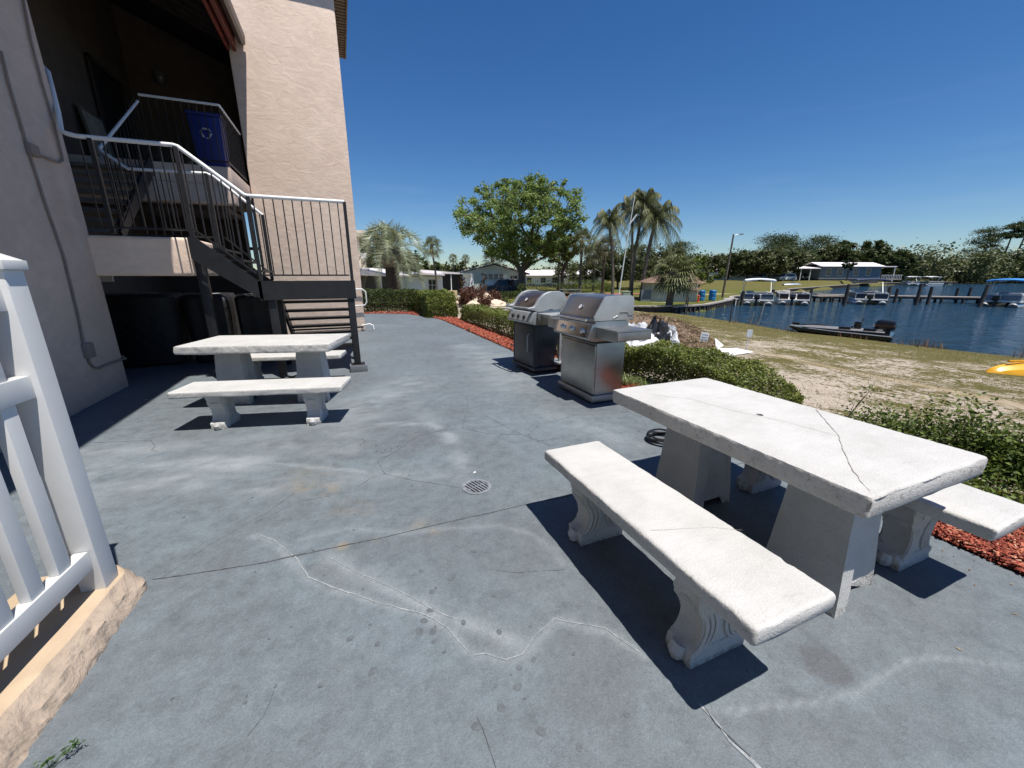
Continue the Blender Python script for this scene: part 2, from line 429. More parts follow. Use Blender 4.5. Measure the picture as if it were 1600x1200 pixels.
n.links.new(c, b.inputs['Base Color']); b.inputs['Specular IOR Level'].default_value = .35
rr = ramp(n, a2.outputs[0], [(.3, .5), (.7, .75)]); n.links.new(rr.outputs[0], b.inputs['Roughness'])
f4 = N(n, 'ShaderNodeTexNoise', Scale=60.0, Detail=5.0, Roughness=.65, Distortion=1.6); n.links.new(co, f4.inputs['Vector'])
r4 = ramp(n, f4.outputs[0], [(.32, .84), (.5, 1.0), (.68, 1.17)])
c = mixc(n, 1.0, c, r4.outputs[0], 'MULTIPLY'); n.links.new(c, b.inputs['Base Color'])
vor = N(n, 'ShaderNodeTexNoise', Scale=75.0, Detail=4.0, Roughness=.6, Distortion=1.0); n.links.new(co, vor.inputs['Vector'])
bump(n, b, vor.outputs[0], .5, .005)
M_CRACK = pm('crack_dirt', (.07, .075, .08), .95, var=.4, vs=30)
M_SPOT = pm('damp_spot', (.095, .108, .118), .7, var=.2, vs=40)
M_CRACKL = pm('crack_filler', (.27, .29, .30), .95, var=.3, vs=30)
GX0, GX1, GY0, GY1, hh = -3.0, 3.1, -.4, 8.6, .02
gx = np.arange(GX0, GX1 + 1e-6, (GX1 - GX0) / round((GX1 - GX0) / hh)); gy = np.arange(GY0, GY1 + 1e-6, (GY1 - GY0) / round((GY1 - GY0) / hh))
X, Y = np.meshgrid(gx, gy, indexing='ij'); nx, ny = X.shape; idx = np.arange(nx * ny).reshape(nx, ny)
Fq = np.stack([idx[:-1, :-1], idx[1:, :-1], idx[1:, 1:], idx[:-1, 1:]], -1).reshape(-1, 4)
V = np.stack([X, Y, np.zeros_like(X)], -1).reshape(-1, 3)
patio = np_mesh('patio', V, Fq, [M_PAT, M_CRACK, M_CRACKL, M_SPOT], smooth=True)
def poly_px(l, z=0): return [xy(GP(p, q, z)) for p, q in l]
def zz(l): return [(400 + p / 2., 600 + q / 2.) for p, q in l]     # measured on a 2x enlargement
wx = X + .04 * vnoise(X, Y, 3, 1) + .008 * vnoise(X, Y, 12, 2); wy = Y + .04 * vnoise(X, Y, 3, 11) + .008 * vnoise(X, Y, 12, 12)
light = np.zeros_like(X); dark = np.zeros_like(X); rust = np.zeros_like(X)
def streak(l, w, a, side=None):
    global light
    d = pdist(wx, wy, l); k = a * np.exp(-(d / w) ** 2) * np.clip(.75 + .5 * vnoise(X, Y, 9, 7), 0, 1)
    light = np.maximum(light, k)
def wash(l, w, a):
    global light
    d = pdist(wx, wy, l); light = np.maximum(light, a * np.exp(-(d / w) ** 2) * np.clip(.55 + .9 * vnoise(X * 1., Y * 2.2, 3.5, 9), 0, 1))
L1 = zz([(0, 470), (60, 490), (130, 550), (165, 605), (280, 650), (400, 690), (530, 720), (600, 765), (660, 835)])
L1b = zz([(680, 848), (720, 843), (780, 862), (830, 845), (870, 790), (930, 735), (985, 745), (1090, 765), (1200, 840)])
L2 = zz([(230, 545), (300, 580), (430, 640), (510, 680), (560, 710), (640, 740), (720, 760), (790, 790), (830, 820)])
streak(poly_px(L1), .022, .42); streak(poly_px(L1b), .022, .42); streak(poly_px(L2), .034, .60); wash(poly_px(L2), .07, .3)
streak(poly_px(zz([(150, 480), (300, 450), (480, 465), (560, 455), (750, 440), (850, 470), (930, 520), (960, 570)])), .022, .3)
wash(poly_px(zz([(380, 125), (540, 120), (600, 160), (640, 240), (650, 300)])), .07, .55)
wash(poly_px(zz([(440, 0), (480, 50), (540, 120)])), .15, .3)
streak(poly_px(zz([(0, 245), (120, 250), (250, 270), (340, 280)])), .03, .55); wash(poly_px(zz([(0, 300), (150, 300), (340, 285), (600, 285)])), .1, .35)
wash(poly_px([(140, 735), (220, 730), (300, 722), (400, 722)]), .16, .8); wash(poly_px([(150, 758), (260, 752), (420, 760)]), .14, .7); wash(poly_px([(130, 705), (250, 700), (420, 690), (540, 700)]), .14, .45)
wash(poly_px([(540, 665), (560, 640), (640, 600)]), .4, .5); wash(poly_px([(130, 790), (200, 700), (420, 690)]), .3, .3)
streak(poly_px([(1100, 1105), (1150, 1108), (1230, 1100), (1330, 1082), (1400, 1050), (1440, 1030), (1500, 1025), (1600, 1035)]), .012, .4)
streak(poly_px([(1130, 700), (1200, 760), (1250, 800)]), .03, .2)
wash(poly_px([(850, 640), (950, 680), (1000, 700)]), .2, .3); wash(poly_px([(600, 510), (700, 520), (760, 560), (800, 600)]), .5, .4)
rs = np.random.RandomState(4)
def blot(p, r, a):
    global dark
    q = GP(*p); d = np.hypot(X - q.x, Y - q.y) * (1 + .25 * vnoise(X, Y, 14, 21)); dark = np.maximum(dark, a * np.clip((r - d) / (.25 * r) + .5, 0, 1))
for p in [(545, 707), (648, 745), (510, 772), (553, 773), (557, 803), (760, 775), (868, 862), (823, 888), (818, 945), (768, 1013), (890, 1085), (365, 898), (610, 607), (682, 523), (516, 585), (745, 660), (550, 650)]:
    blot(zz([p])[0], rs.uniform(.011, .02), .38)
for _ in range(420):
    p = (rs.uniform(300, 1400), rs.uniform(560, 1180)); blot(p, rs.uniform(.005, .013), rs.uniform(.12, .4))
blot((1292, 1040), .085, .75)
for p, r in (((470, 690), .06), ((430, 694), .05), ((520, 686), .03)): blot(p, r, .3)
def area(l, a):
    global dark
    q = poly_px(l); d = pdist(wx, wy, q + [q[0]]); ins = inpoly(wx, wy, q); dark = np.maximum(dark, np.where(ins, a * np.clip(d / .05, 0, 1), 0) * np.clip(.7 + .6 * vnoise(X, Y, 4, 31), 0, 1))
area(zz([(130, 555), (230, 545), (430, 640), (510, 690), (530, 715), (400, 688), (280, 648), (170, 605)]), .5)
area(zz([(540, 725), (640, 745), (790, 800), (820, 840), (780, 860), (720, 842), (660, 832), (600, 765)]), .4)
area(zz([(870, 800), (930, 745), (1090, 770), (1200, 850), (1200, 1100), (900, 1000), (840, 860)]), .3)
area([(560, 620), (600, 640), (660, 655), (690, 690), (640, 720), (520, 720), (450, 690), (480, 650)], .4)
area([(1100, 1115), (1330, 1090), (1440, 1040), (1600, 1045), (1600, 1190), (1200, 1190)], .3)
area([(250, 860), (530, 850), (800, 800), (870, 900), (700, 900), (480, 870), (300, 920)], .25)
def rsp(p, r, a):
    global rust
    q = GP(*p); d = np.hypot(X - q.x, (Y - q.y)) ; rust = np.maximum(rust, .65 * a * np.exp(-(d / r) ** 2) * np.clip(.5 + 1.2 * vnoise(X, Y, 16, 41), 0, 1))
for p, r, a in (((480, 760), .10, .55), ((510, 765), .09, .6), ((545, 792), .08, .5), ((575, 795), .06, .35), ((430, 765), .08, .3), ((680, 828), .05, .5), ((655, 820), .05, .35), ((535, 853), .03, .9), ((590, 842), .02, .9), ((480, 745), .2, .25)): rsp(p, r, a)
for nm, arr in (('light', light), ('dark', dark), ('rust', rust)):
    A = patio.data.attributes.new(nm, 'FLOAT', 'POINT'); A.data.foreach_set('value', np.clip(arr, 0, 1).astype(np.float32).ravel())
# outer slab (same floor, coarse) + joints and cracks joined into the one patio mesh
o2 = MB()
P1 = [(-14, -6), (3.1, -6), (3.1, GY0), (-3.0, GY0), (-3.0, GY1), (3.1, GY1)] + PATIO[2:]
bm = bmesh.new(); bm.from_mesh(patio.data)
def face(pts, mi, z=0):
    f = bm.faces.new([bm.verts.new((p[0], p[1], z)) for p in pts]); f.material_index = mi
    if f.normal.z < 0 or f.calc_area() and True:
        f.normal_update()
        if f.normal.z < 0: f.normal_flip()
face([(-14, -6), (3.1, -6), (3.1, GY0), (-14, GY0)], 0); face([(-14, GY0), (-3, GY0), (-3, GY1), (-14, GY1)], 0)
face([(-14, GY1), (3.1, GY1)] + PATIO[2:], 0)
# slab edge
edge = PATIO[1:]
for p, q in zip(edge[:-1], edge[1:]):
    vs = [bm.verts.new((*p, 0)), bm.verts.new((*q, 0)), bm.verts.new((*q, -.12)), bm.verts.new((*p, -.12))]; bm.faces.new(vs[::-1]).material_index = 0
rb = MB()
rb.ribbon(poly_px(L1), .0075, .0025, 2, .003, 21); rb.ribbon(poly_px(L1b), .006, .0025, 2, .003, 22); rb.ribbon(poly_px(L2[:6]), .005, .0025, 2, .004, 23)
rb.ribbon(poly_px([(237, 906), (300, 897), (400, 882), (460, 869), (535, 853), (600, 840), (690, 818), (760, 803), (832, 786), (1100, 735), (1290, 700)]), .009, .0025, 1, .002)
rb.ribbon(poly_px(zz([(660, 40), (662, 80), (650, 110), (645, 140), (720, 155), (850, 160), (920, 195)])), .0042, .0025, 1, .006, 3)
rb.ribbon(poly_px(zz([(850, 160), (880, 130), (1010, 95)])), .0035, .0025, 1, .006, 4)
rb.ribbon(poly_px(zz([(630, 140), (560, 150), (500, 165), (440, 210), (380, 240), (400, 280), (360, 295), (320, 320)])), .003, .0025, 1, .006, 5)
rb.ribbon(poly_px(zz([(400, 280), (480, 300), (560, 312), (640, 325)])), .003, .0025, 1, .006, 6)
rb.ribbon(poly_px(zz([(0, 430), (60, 405), (130, 370), (230, 350)])), .0025, .0025, 1, .004, 7)
rb.ribbon(poly_px(zz([(730, 580), (820, 590), (880, 585), (970, 580)])), .0022, .0025, 1, .004, 8)
rb.ribbon(poly_px([(140, 692), (190, 690), (235, 688), (243, 697), (236, 704), (245, 705)]), .005, .0025, 1, .003, 9)
rb.ribbon(poly_px([(1092, 1100), (1120, 1130), (1140, 1160), (1175, 1190), (1190, 1205)]), .014, .0025, 2, .004, 10)
rb.ribbon(poly_px([(1100, 1105), (1118, 1133), (1146, 1158), (1172, 1183)]), .004, .0045, 1, .003, 11)
rb.ribbon(poly_px([(745, 1120), (765, 1165), (775, 1200)]), .0022, .0025, 1, .004, 12)
rb.ribbon(poly_px([(250, 905), (330, 850), (420, 800), (460, 770)]), .0022, .0025, 1, .004, 13)
rb.ribbon(poly_px([(760, 650), (800, 672), (840, 690), (870, 685)]), .004, .0025, 1, .004, 14)
rb.ribbon(poly_px([(385, 1150), (410, 1120), (428, 1080)]), .0015, .0025, 1, .004, 15)
rr_ = random.Random(77)
def disc(q, r_, k=0):
    n0 = 14; o = len(rb.v); ph = rr_.uniform(0, 6)
    for i in range(n0):
        a = 2 * PI * i / n0; e_ = r_ * (1 + .16 * math.sin(2 * a + ph) + rr_.uniform(-.07, .07)); rb.v.append((q.x + e_ * math.cos(a), q.y + e_ * math.sin(a), .0012 + k * .00002))
    rb.f.append([o + i for i in range(n0)]); rb.m.append(3)
for k, p in enumerate([(545, 707), (648, 745), (510, 772), (553, 773), (557, 803), (760, 775), (868, 862), (823, 888), (818, 945), (768, 1013), (890, 1085), (365, 898), (610, 607), (682, 523), (516, 585), (745, 660), (550, 650), (380, 812), (295, 795), (525, 740), (1010, 1135), (1160, 1035), (690, 1070)]):
    disc(GP(*zz([p])[0]), rr_.uniform(.010, .017), k)
for k in range(75):
    disc(GP(rr_.uniform(260, 1250), rr_.uniform(590, 1100)), rr_.uniform(.003, .0085), 30 + k)
for k in range(15): disc(GP(rr_.gauss(600, 26), rr_.gauss(697, 7)), rr_.uniform(.003, .007), 190 + k)
vv = [bm.verts.new(p) for p in rb.v]
for f, mi in zip(rb.f, rb.m):
    q = bm.faces.new([vv[i] for i in f]); q.material_index = mi
    q.normal_update()
    if q.normal.z < 0: q.normal_flip()
bm.to_mesh(patio.data); bm.free(); tag(patio, kind='structure')

# ---------------------------------------------------------------- red mulch bed
M_MULCH, n, b = new_mat('red_mulch')
g = n.nodes.new('ShaderNodeNewGeometry')
r = ramp(n, g.outputs['Random Per Island'], [(0, (.10, .020, .012)), (.35, (.25, .046, .025)), (.7, (.38, .085, .045)), (.93, (.48, .15, .08)), (1, (.52, .32, .21))])
n.links.new(r.outputs[0], b.inputs['Base Color']); b.inputs['Roughness'].default_value = .85
mb = MB()
bed = [(3.1, -3), (3.75, -3), (3.75, 13), (3.6, 14.6), (3.2, 16.2), (2.6, 17.2), (1.4, 17.9), (-3, 18.2), (-3, 17.3), (.2, 17.3), (1.5, 17.0), (2.3, 16.4), (2.75, 15.3), (3.02, 14.2), (3.1, 13.3)]
rs = np.random.RandomState(8)
def chips(nn, x0, x1, y0, y1, size, poly=None):
    px_ = rs.uniform(x0, x1, nn); py_ = rs.uniform(y0, y1, nn)
    if poly: k = inpoly(px_, py_, poly); px_, py_ = px_[k], py_[k]
    m = len(px_); P = np.stack([px_, py_, .012 + .035 * rs.rand(m) + .012 * vnoise(px_, py_, 4, 3)], 1)
    a = rs.uniform(0, PI, m); t = rs.normal(0, .35, m); L = size * rs.uniform(.5, 1.6, m); w = L * rs.uniform(.12, .3, m)
    d = np.stack([np.cos(a) * np.cos(t), np.sin(a) * np.cos(t), np.sin(t)], 1); u = np.stack([-np.sin(a), np.cos(a), rs.normal(0, .4, m)], 1)
    u /= np.linalg.norm(u, axis=1)[:, None]; dd = d * L[:, None] / 2; uu = u * w[:, None] / 2
    up = np.cross(d, u); up *= np.sign(up[:, 2:3]); h = up * .004
    V = np.stack([P - dd - uu, P + dd - uu, P + dd + uu, P - dd + uu, P - dd - uu * .3 + h, P + dd - uu * .3 + h, P + dd + uu * .3 + h, P - dd + uu * .3 + h], 1).reshape(-1, 3)
    i = np.arange(m)[:, None] * 8
    F = np.concatenate([i + np.array([[4, 5, 6, 7]]), i + np.array([[0, 1, 5, 4]]), i + np.array([[2, 3, 7, 6]]), i + np.array([[1, 2, 6, 5]]), i + np.array([[3, 0, 4, 7]])], 0)
    return V, F
V1, F1 = chips(26000, 3.1, 3.8, -.6, 4.6, .034); V2, F2 = chips(15000, 3.1, 3.8, 4.6, 14, .05, bed); V3, F3 = chips(7000, -3, 3.8, 13, 18.2, .07, bed)
Vb = np.array([(x, y, .004) for x, y in bed]); 
V = np.concatenate([V1, V2, V3]); Fq = np.concatenate([F1, F2 + len(V1), F3 + len(V1) + len(V2)])
mul = np_mesh('mulch', V, Fq, M_MULCH)
bm = bmesh.new(); bm.from_mesh(mul.data)
f = bm.faces.new([bm.verts.new((x + (.005 if x >= 3.1 else 0), y, .006)) for x, y in bed]); f.normal_update()
if f.normal.z < 0: f.normal_flip()
bm.to_mesh(mul.data); bm.free()
tag(mul, 'red wood mulch spread along the edge of the grey patio', 'mulch', kind='stuff')

# ---------------------------------------------------------------- grass growing on the beach and shore weeds
M_BLADE = leafmat('dry_grass_blades', [(.09, .095, .025), (.18, .16, .05), (.30, .24, .12)], .25)
def blades(nn, gen, size, mat, name, label, cat, w=.12, lean=.5, seed=1):
    rs = np.random.RandomState(seed); P = gen(rs, nn); m = len(P)
    a = rs.uniform(0, 2 * PI, m); L = size * rs.uniform(.4, 1.3, m); ln = rs.uniform(0, lean, m)
    d = np.stack([np.cos(a) * ln, np.sin(a) * ln, np.ones(m)], 1); d /= np.linalg.norm(d, axis=1)[:, None]
    u = np.stack([-np.sin(a), np.cos(a), np.zeros(m)], 1) * (L * w * .5)[:, None]
    tip = P + d * L[:, None] + np.stack([np.cos(a), np.sin(a), -.3 * np.ones(m)], 1) * (L * ln * .3)[:, None]
    V = np.stack([P - u, P + u, tip], 1).reshape(-1, 3)
    o = np_mesh(name, V, np.arange(3 * m).reshape(m, 3), mat); return tag(o, label, cat, kind='stuff')
def gbeach(rs, nn):
    x = 4.9 + 16.2 * rs.rand(nn) ** 1.0; y = rs.uniform(-1, 24, nn)
    k = (vnoise(x, y, .9, 51) + .5 * vnoise(x, y, 4, 52) + .35 * np.exp(-(21 - x) / 5) - .1 > rs.uniform(-.2, .55, nn)) & ~inpoly(x, y, LAKE); x, y = x[k], y[k]
    return np.stack([x, y, terr(x, y)], 1)
blades(130000, gbeach, .055, M_BLADE, 'beach_grass', 'sparse dry grass growing in the sand of the beach', 'grass', .12, .9)
M_REED = leafmat('shore_weeds', [(.12, .10, .035), (.16, .13, .05), (.30, .14, .10), (.16, .15, .05)], .3)
def gshore(rs, nn):
    t = rs.uniform(-2, 16, nn); x = 20.55 + rs.normal(0, .35, nn); y = t
    k = vnoise(x, y, .8, 61) > rs.uniform(-.1, .5, nn); x, y = x[k], y[k]
    return np.stack([x, y, terr(x, y)], 1)
blades(2300, gshore, .34, M_REED, 'shore_weeds', 'reddish brown weeds growing along the edge of the water', 'weeds', .07, .5, 3)

M_LIT = leafmat('fallen_leaf_bits', [(.08, .05, .03), (.2, .13, .07), (.3, .26, .18)], .1)
def glit(rs, nn):
    y = rs.uniform(.3, 13, nn); x = 3.1 - np.abs(rs.normal(0, .35, nn)); k = rs.rand(nn) < .12; x = np.where(k, rs.uniform(-2.5, 3, nn), x); return np.stack([x, y, np.full(nn, .004)], 1)
rs = np.random.RandomState(12); P = glit(rs, 420); V, Fq = leaf_arrays(P, .022, rs, 6., .4); V[:, 2] = .003 + np.abs(V[:, 2] - .004) * .3
lit = np_mesh('leaf_litter', V, Fq, M_LIT); tag(lit, 'tiny dry leaf bits scattered on the patio near the mulch edge', 'leaf litter', kind='stuff')
# ================================================================ BUILDING
def OA(px, py, a):
    r, _ = _ray(px, py); t = a / r.x; return Vector((a, r.y * t, CAM_H + r.z * t))
def OB(px, py, b):
    r, _ = _ray(px, py); t = b / r.y; return Vector((r.x * t, b, CAM_H + r.z * t))
def stucco(name, c1, c2, bs=1.0):
    m, n, b = new_mat(name); co = objco(n)
    a = N(n, 'ShaderNodeTexNoise', Scale=1.3, Detail=6.0, Roughness=.6); n.links.new(co, a.inputs['Vector'])
    r = ramp(n, a.outputs[0], [(.3, c1), (.7, c2)])
    w = N(n, 'ShaderNodeTexNoise', Scale=4.0, Detail=5.0, Roughness=.6, Distortion=1.3); n.links.new(objco(n, (.9, .9, 1.5)), w.inputs['Vector'])
    f = N(n, 'ShaderNodeTexNoise', Scale=55.0, Detail=4.0); n.links.new(co, f.inputs['Vector'])
    r2 = ramp(n, w.outputs[0], [(.3, .9), (.7, 1.06)])
    n.links.new(mixc(n, 1., r.outputs[0], r2.outputs[0], 'MULTIPLY'), b.inputs['Base Color']); b.inputs['Roughness'].default_value = .9
    b.inputs['Specular IOR Level'].default_value = .2
    bs *= .32
    s = N(n, 'ShaderNodeMath', operation='MULTIPLY_ADD'); n.links.new(f.outputs[0], s.inputs[0]); s.inputs[1].default_value = .18; n.links.new(w.outputs[0], s.inputs[2])
    bump(n, b, s.outputs[0], .75 * bs, .035)
    return m
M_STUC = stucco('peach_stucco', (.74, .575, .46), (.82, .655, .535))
M_STUC2 = stucco('shaded_stucco', (.54, .43, .36), (.61, .49, .415), .5)  # same peach paint as the wing, darkened to carry the eave shade
M_STUCD = pm('alcove_shade_stucco', (.085, .066, .053), .9, bst=.3)  # stucco darkened so the deep shade of the stairwell sits in its colour
M_CURB = stucco('sand_stucco', (.44, .33, .22), (.53, .41, .285), .6)
M_DARKWOOD = pm('dark_brown_boards', (.035, .024, .02), .8, var=.3, scale=(1, 12, 1))
M_REDWOOD = pm('red_brown_beam', (.15, .028, .02), .6, var=.3)
M_GUTTER = pm('brown_gutter', (.10, .075, .065), .45)
M_BLACK = pm('black_painted_steel', (.012, .012, .014), .45, var=.3, vs=8, bst=.15)
M_WRAIL = pm('white_painted_pipe', (.72, .73, .74), .4, var=.05, vs=12, bst=.1)
M_CONDUIT = pm('painted_conduit', (.24, .19, .165), .6)
M_WPIPE = pm('white_plastic_pipe', (.75, .75, .73), .4)
M_TILE = pm('ribbed_soffit_boards', (.22, .16, .12), .85, var=.25, vs=9)
M_DOOR = pm('dark_door_paint', (.012, .012, .014), .5)
M_CREAM = pm('cream_trim', (.62, .52, .42), .8)

bl = thing('apartment_building', 'tall peach stucco apartment building with a dark open stairwell between its walls', 'building', (-2.89, 7.0, 0))
W_ = dict(parent=bl, world=True)
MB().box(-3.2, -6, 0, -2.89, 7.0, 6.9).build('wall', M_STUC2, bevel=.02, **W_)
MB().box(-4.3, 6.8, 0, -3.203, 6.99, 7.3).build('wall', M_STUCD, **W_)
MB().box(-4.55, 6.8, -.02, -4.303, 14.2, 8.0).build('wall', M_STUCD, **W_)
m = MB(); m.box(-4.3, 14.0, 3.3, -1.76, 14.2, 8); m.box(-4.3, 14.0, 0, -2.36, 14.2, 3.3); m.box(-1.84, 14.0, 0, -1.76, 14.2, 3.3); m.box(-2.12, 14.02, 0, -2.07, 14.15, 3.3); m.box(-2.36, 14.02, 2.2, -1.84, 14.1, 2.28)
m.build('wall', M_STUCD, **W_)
# wing wall: the lit stucco face, gently uneven
m = MB(); m.box(-1.75, 11.78, 0, .49, 15.2, 8.0)
wg = m.build('wing_wall', M_STUC, bevel=.035, **W_)
MB().box(-2.4, 11.58, 8.003, .83, 15.3, 8.2).build('wing_roof', M_CREAM, **W_)
m = MB(); y = 11.6
while y < 15.25: m.box(.50, y, 7.93, .80, y + .07, 8.0); y += .135
m.box(.795, 11.6, 7.9, .83, 15.3, 8.0); m.build('soffit', M_TILE, **W_)
# main roof over the stairwell, its ceiling, gutter and beams
m = MB(); m.prism([(-1.44, 6.42), (-4.6, 7.75), (-4.6, 7.95), (-1.44, 6.62)], 'y', -6, 11.775); m.prism([(-1.76, 6.56), (-4.6, 7.76), (-4.6, 7.96), (-1.76, 6.76)], 'y', 11.777, 14.3); m.build('roof', M_DARKWOOD, **W_)
m = MB(); m.prism([(-1.53, 6.33), (-1.45, 6.29), (-1.40, 6.33), (-1.385, 6.50), (-1.53, 6.50)], 'y', -6, 11.70); m.build('gutter', M_GUTTER, bevel=.012, **W_)
for a0 in (-1.66, -1.78):
    MB().box(a0, -6, 6.2, a0 + .06, 11.77, 6.45).build('beam', M_REDWOOD, **W_)
for k in range(14):
    y0 = 7.4 + k * .34 * 1.0
    m = MB(); m.prism([(-1.85, 6.5), (-4.3, 7.53), (-4.3, 7.38), (-1.85, 6.36)], 'y', y0, y0 + .05); m.build('rafter', M_DARKWOOD, **W_)
# upper walkway
m = MB(); m.box(-4.29, 10.0, 3.2, -1.77, 13.99, 3.52); m.box(-4.29, 10.0, 2.86, -1.77, 10.28, 3.199); m.build('walkway', M_STUC2, bevel=.015, **W_)
MB().box(-4.29, 10.3, 2.75, -2.0, 11.7, 2.84).build('ceiling', M_DARKWOOD, **W_)
# platform block at mid height
m = MB(); m.box(-4.28, 6.93, 1.49, -1.83, 8.15, 1.99)
m.build('platform', M_STUC, bevel=.045, seg=3, **W_)
d = MB(); d.box(-4.30, 12.0, 3.53, -4.25, 13.3, 5.7); d = d.build('door', M_DOOR, **W_)
m = MB(); m.box(-4.26, 11.92, 3.53, -4.22, 12.0, 5.78); m.box(-4.26, 13.3, 3.53, -4.22, 13.38, 5.78); m.box(-4.26, 11.92, 5.72, -4.22, 13.38, 5.8); m.build('door_frame', M_DARKWOOD, **W_)
# guard rail on the upper walkway
gr = MB(); gr.tube([(-2.98, 10.03, 4.58), (-1.80, 10.03, 4.58), (-1.79, 10.06, 4.58), (-1.79, 11.76, 4.58)], .022); gr.build('handrail', M_WRAIL, smooth=True, **W_)
m = MB(); m.box(-2.98, 10.02, 3.6, -1.8, 10.04, 3.63); m.box(-1.80, 10.02, 3.6, -1.78, 11.76, 3.63); m.build('bottom_rail', M_BLACK, **W_)
for i in range(11):
    x = -2.98 + i * .118; MB().box(x - .007, 10.023, 3.53 if i % 5 == 0 else 3.6, x + .007, 10.037, 4.57).build('baluster', M_BLACK, **W_)
for i in range(1, 14):
    y = 10.03 + i * .13; MB().box(-1.797, y - .007, 3.6, -1.783, y + .007, 4.57).build('baluster', M_BLACK, **W_)
# conduits and junction boxes on the near wall
P = [OA(x, y, -2.872) for x, y in ((2, 80), (14, 130), (45, 235), (72, 320), (100, 400), (122, 490), (133, 545))]
m = MB(); m.tube(P, .012, 8); m.build('conduit', M_CONDUIT, smooth=True, **W_)
P = [OA(x, y, -2.872) for x, y in ((35, -10), (48, 60), (66, 130), (84, 190), (97, 243), (98, 251), (92, 254), (80, 250), (55, 238))]
MB().tube(P, .012, 8).build('conduit', M_CONDUIT, smooth=True, **W_)
P = [OA(x, y, -2.872) for x, y in ((138, 552), (140, 566), (146, 573), (156, 575), (175, 567), (197, 560))] + [Vector((-2.90, 7.02, .43))]
MB().tube(P, .013, 8).build('conduit', M_CONDUIT, smooth=True, **W_)
for x0, y0, x1, y1 in ((40, 222, 60, 247), (129, 538, 147, 557)):
    p, q = OA(x0, y0, -2.87), OA(x1, y1, -2.87)
    MB().box(-2.888, p.y, q.z, -2.84, q.y, p.z).build('junction_box', M_CONDUIT, bevel=.006, **W_)
# white pipes on the wing wall
m = MB(); P = [OB(553, 452, 11.70), OB(566, 452, 11.70), OB(571, 456, 11.70), OB(573, 472, 11.70), OB(570, 477, 11.70), OB(553, 478, 11.70)]
m.tube(P, .02, 8); m.build('pipe', M_WPIPE, smooth=True, **W_)
m = MB(); m.tube([(.40, 11.74, .16), (.50, 11.70, .18), (.60, 11.68, .2), (.68, 11.68, .16), (.70, 11.68, .05)], .022, 8); m.build('pipe', M_WPIPE, smooth=True, **W_)
m = MB(); m.tube([OB(428, 475, 11.7), OB(431, 500, 11.7), OB(436, 522, 11.7)], .02, 8); m.build('pipe', M_WPIPE, smooth=True, **W_)
lm = MB(); p = OB(250, 118, 13.9); lm.lathe([(.02, .12), (.09, .1), (.12, .0), (.10, -.12), (.03, -.2)], 12, p); lm.build('wall_lamp', pm('smoked_glass', (.12, .12, .13), .15), smooth=True, **W_)
m = MB(); p = OB(165, 437, 8.2); m.box(p.x - .07, 8.19, p.z - .03, p.x + .09, 8.22, p.z + .05); m.build('plaque', M_WPIPE, **W_)
# far wing of the same block seen past the corner
m = MB(); p = PX(566, 392, 32)
fb = thing('building_wing', 'small sliver of cream building with flat cornice past the peach wall corner', 'building', (p.x, p.y, tz(p.x, p.y)))
def fbx(x0, y0, z0, x1, y1, z1, nm, mt):
    MB().box(x0, y0, z0, x1, y1, z1).build(nm, mt, bevel=.02, parent=fb)
zb = CAM_H + (430 - 368) * 32 / 620. - fb.location.z + 0.0
fbx(-6, 0, 0, -.15, 8, zb - .45, 'wall', M_CREAM); fbx(-6.2, -.3, zb - .42, .35, 8.2, zb + .05, 'cornice', M_CREAM); fbx(-.14, .1, 0.1, .2, .5, zb - 1.9, 'pillar', M_CREAM)
fbx(-.14, -.05, zb - 1.95, .3, 1.2, zb - 1.55, 'balcony', M_WPIPE)

# ---------------------------------------------------------------- exterior staircase
st = thing('staircase', 'black steel outdoor staircase with white pipe handrails beside the peach wall', 'staircase', (-.5, 6.7, 0))
S_ = dict(parent=st, world=True)
B0, B1 = 6.70, 7.88
m = MB(); m.box(-1.09, B0, 1.155, .19, B0 + .012, 1.42); m.box(.178, B0 + .013, 1.155, .19, B1, 1.42); m.box(-1.09, B0 + .013, 1.155, -1.078, B1, 1.35); m.box(-1.075, B0 + .014, 1.37, .176, B1, 1.41)
for y in (6.95, 7.25, 7.55, 7.82): m.box(-1.07, y, 1.2, .17, y + .04, 1.368)
m.build('landing', M_BLACK, **S_)
def post(x, y, z0, z1, w=.09): MB().box(x - w / 2, y - w / 2, z0, x + w / 2, y + w / 2, z1).build('post', M_BLACK, bevel=.004, **S_)
post(.11, B0 + .07, .12, 1.15, .10); post(-.96, B0 + .09, 0, 1.15, .10); post(-1.0, B1 - .08, 0, 1.15, .10); post(.11, B1 - .08, 0, 1.15, .09); post(-1.78, B0 + .27, 0, 1.9, .11)
f_ = MB(); f_.box(-.01, B0 - .04, 0, .25, B0 + .19, .11); f_ = f_.build('footing', pm('grey_concrete_block', (.14, .15, .165), .9), bevel=.008, **S_)
MB().box(.01, B0 - .02, .11, .22, B0 + .16, .122).build('base_plate', M_BLACK, **S_)
for y in (B0 + .0, B1 - .04):
    m = MB(); m.prism([(-1.80, 1.98), (-1.80, 1.72), (-1.74, 1.66), (-1.05, 1.155), (-1.05, 1.42), (-1.10, 1.44), (-1.72, 1.98)], 'y', y, y + .035); m.build('stringer', M_BLACK, **S_)
for k in range(3):
    MB().box(-1.25 - k * .2, B0 + .04, 1.54 + k * .14, -1.02 - k * .2, B1 - .05, 1.57 + k * .14).build('tread', M_BLACK, **S_)
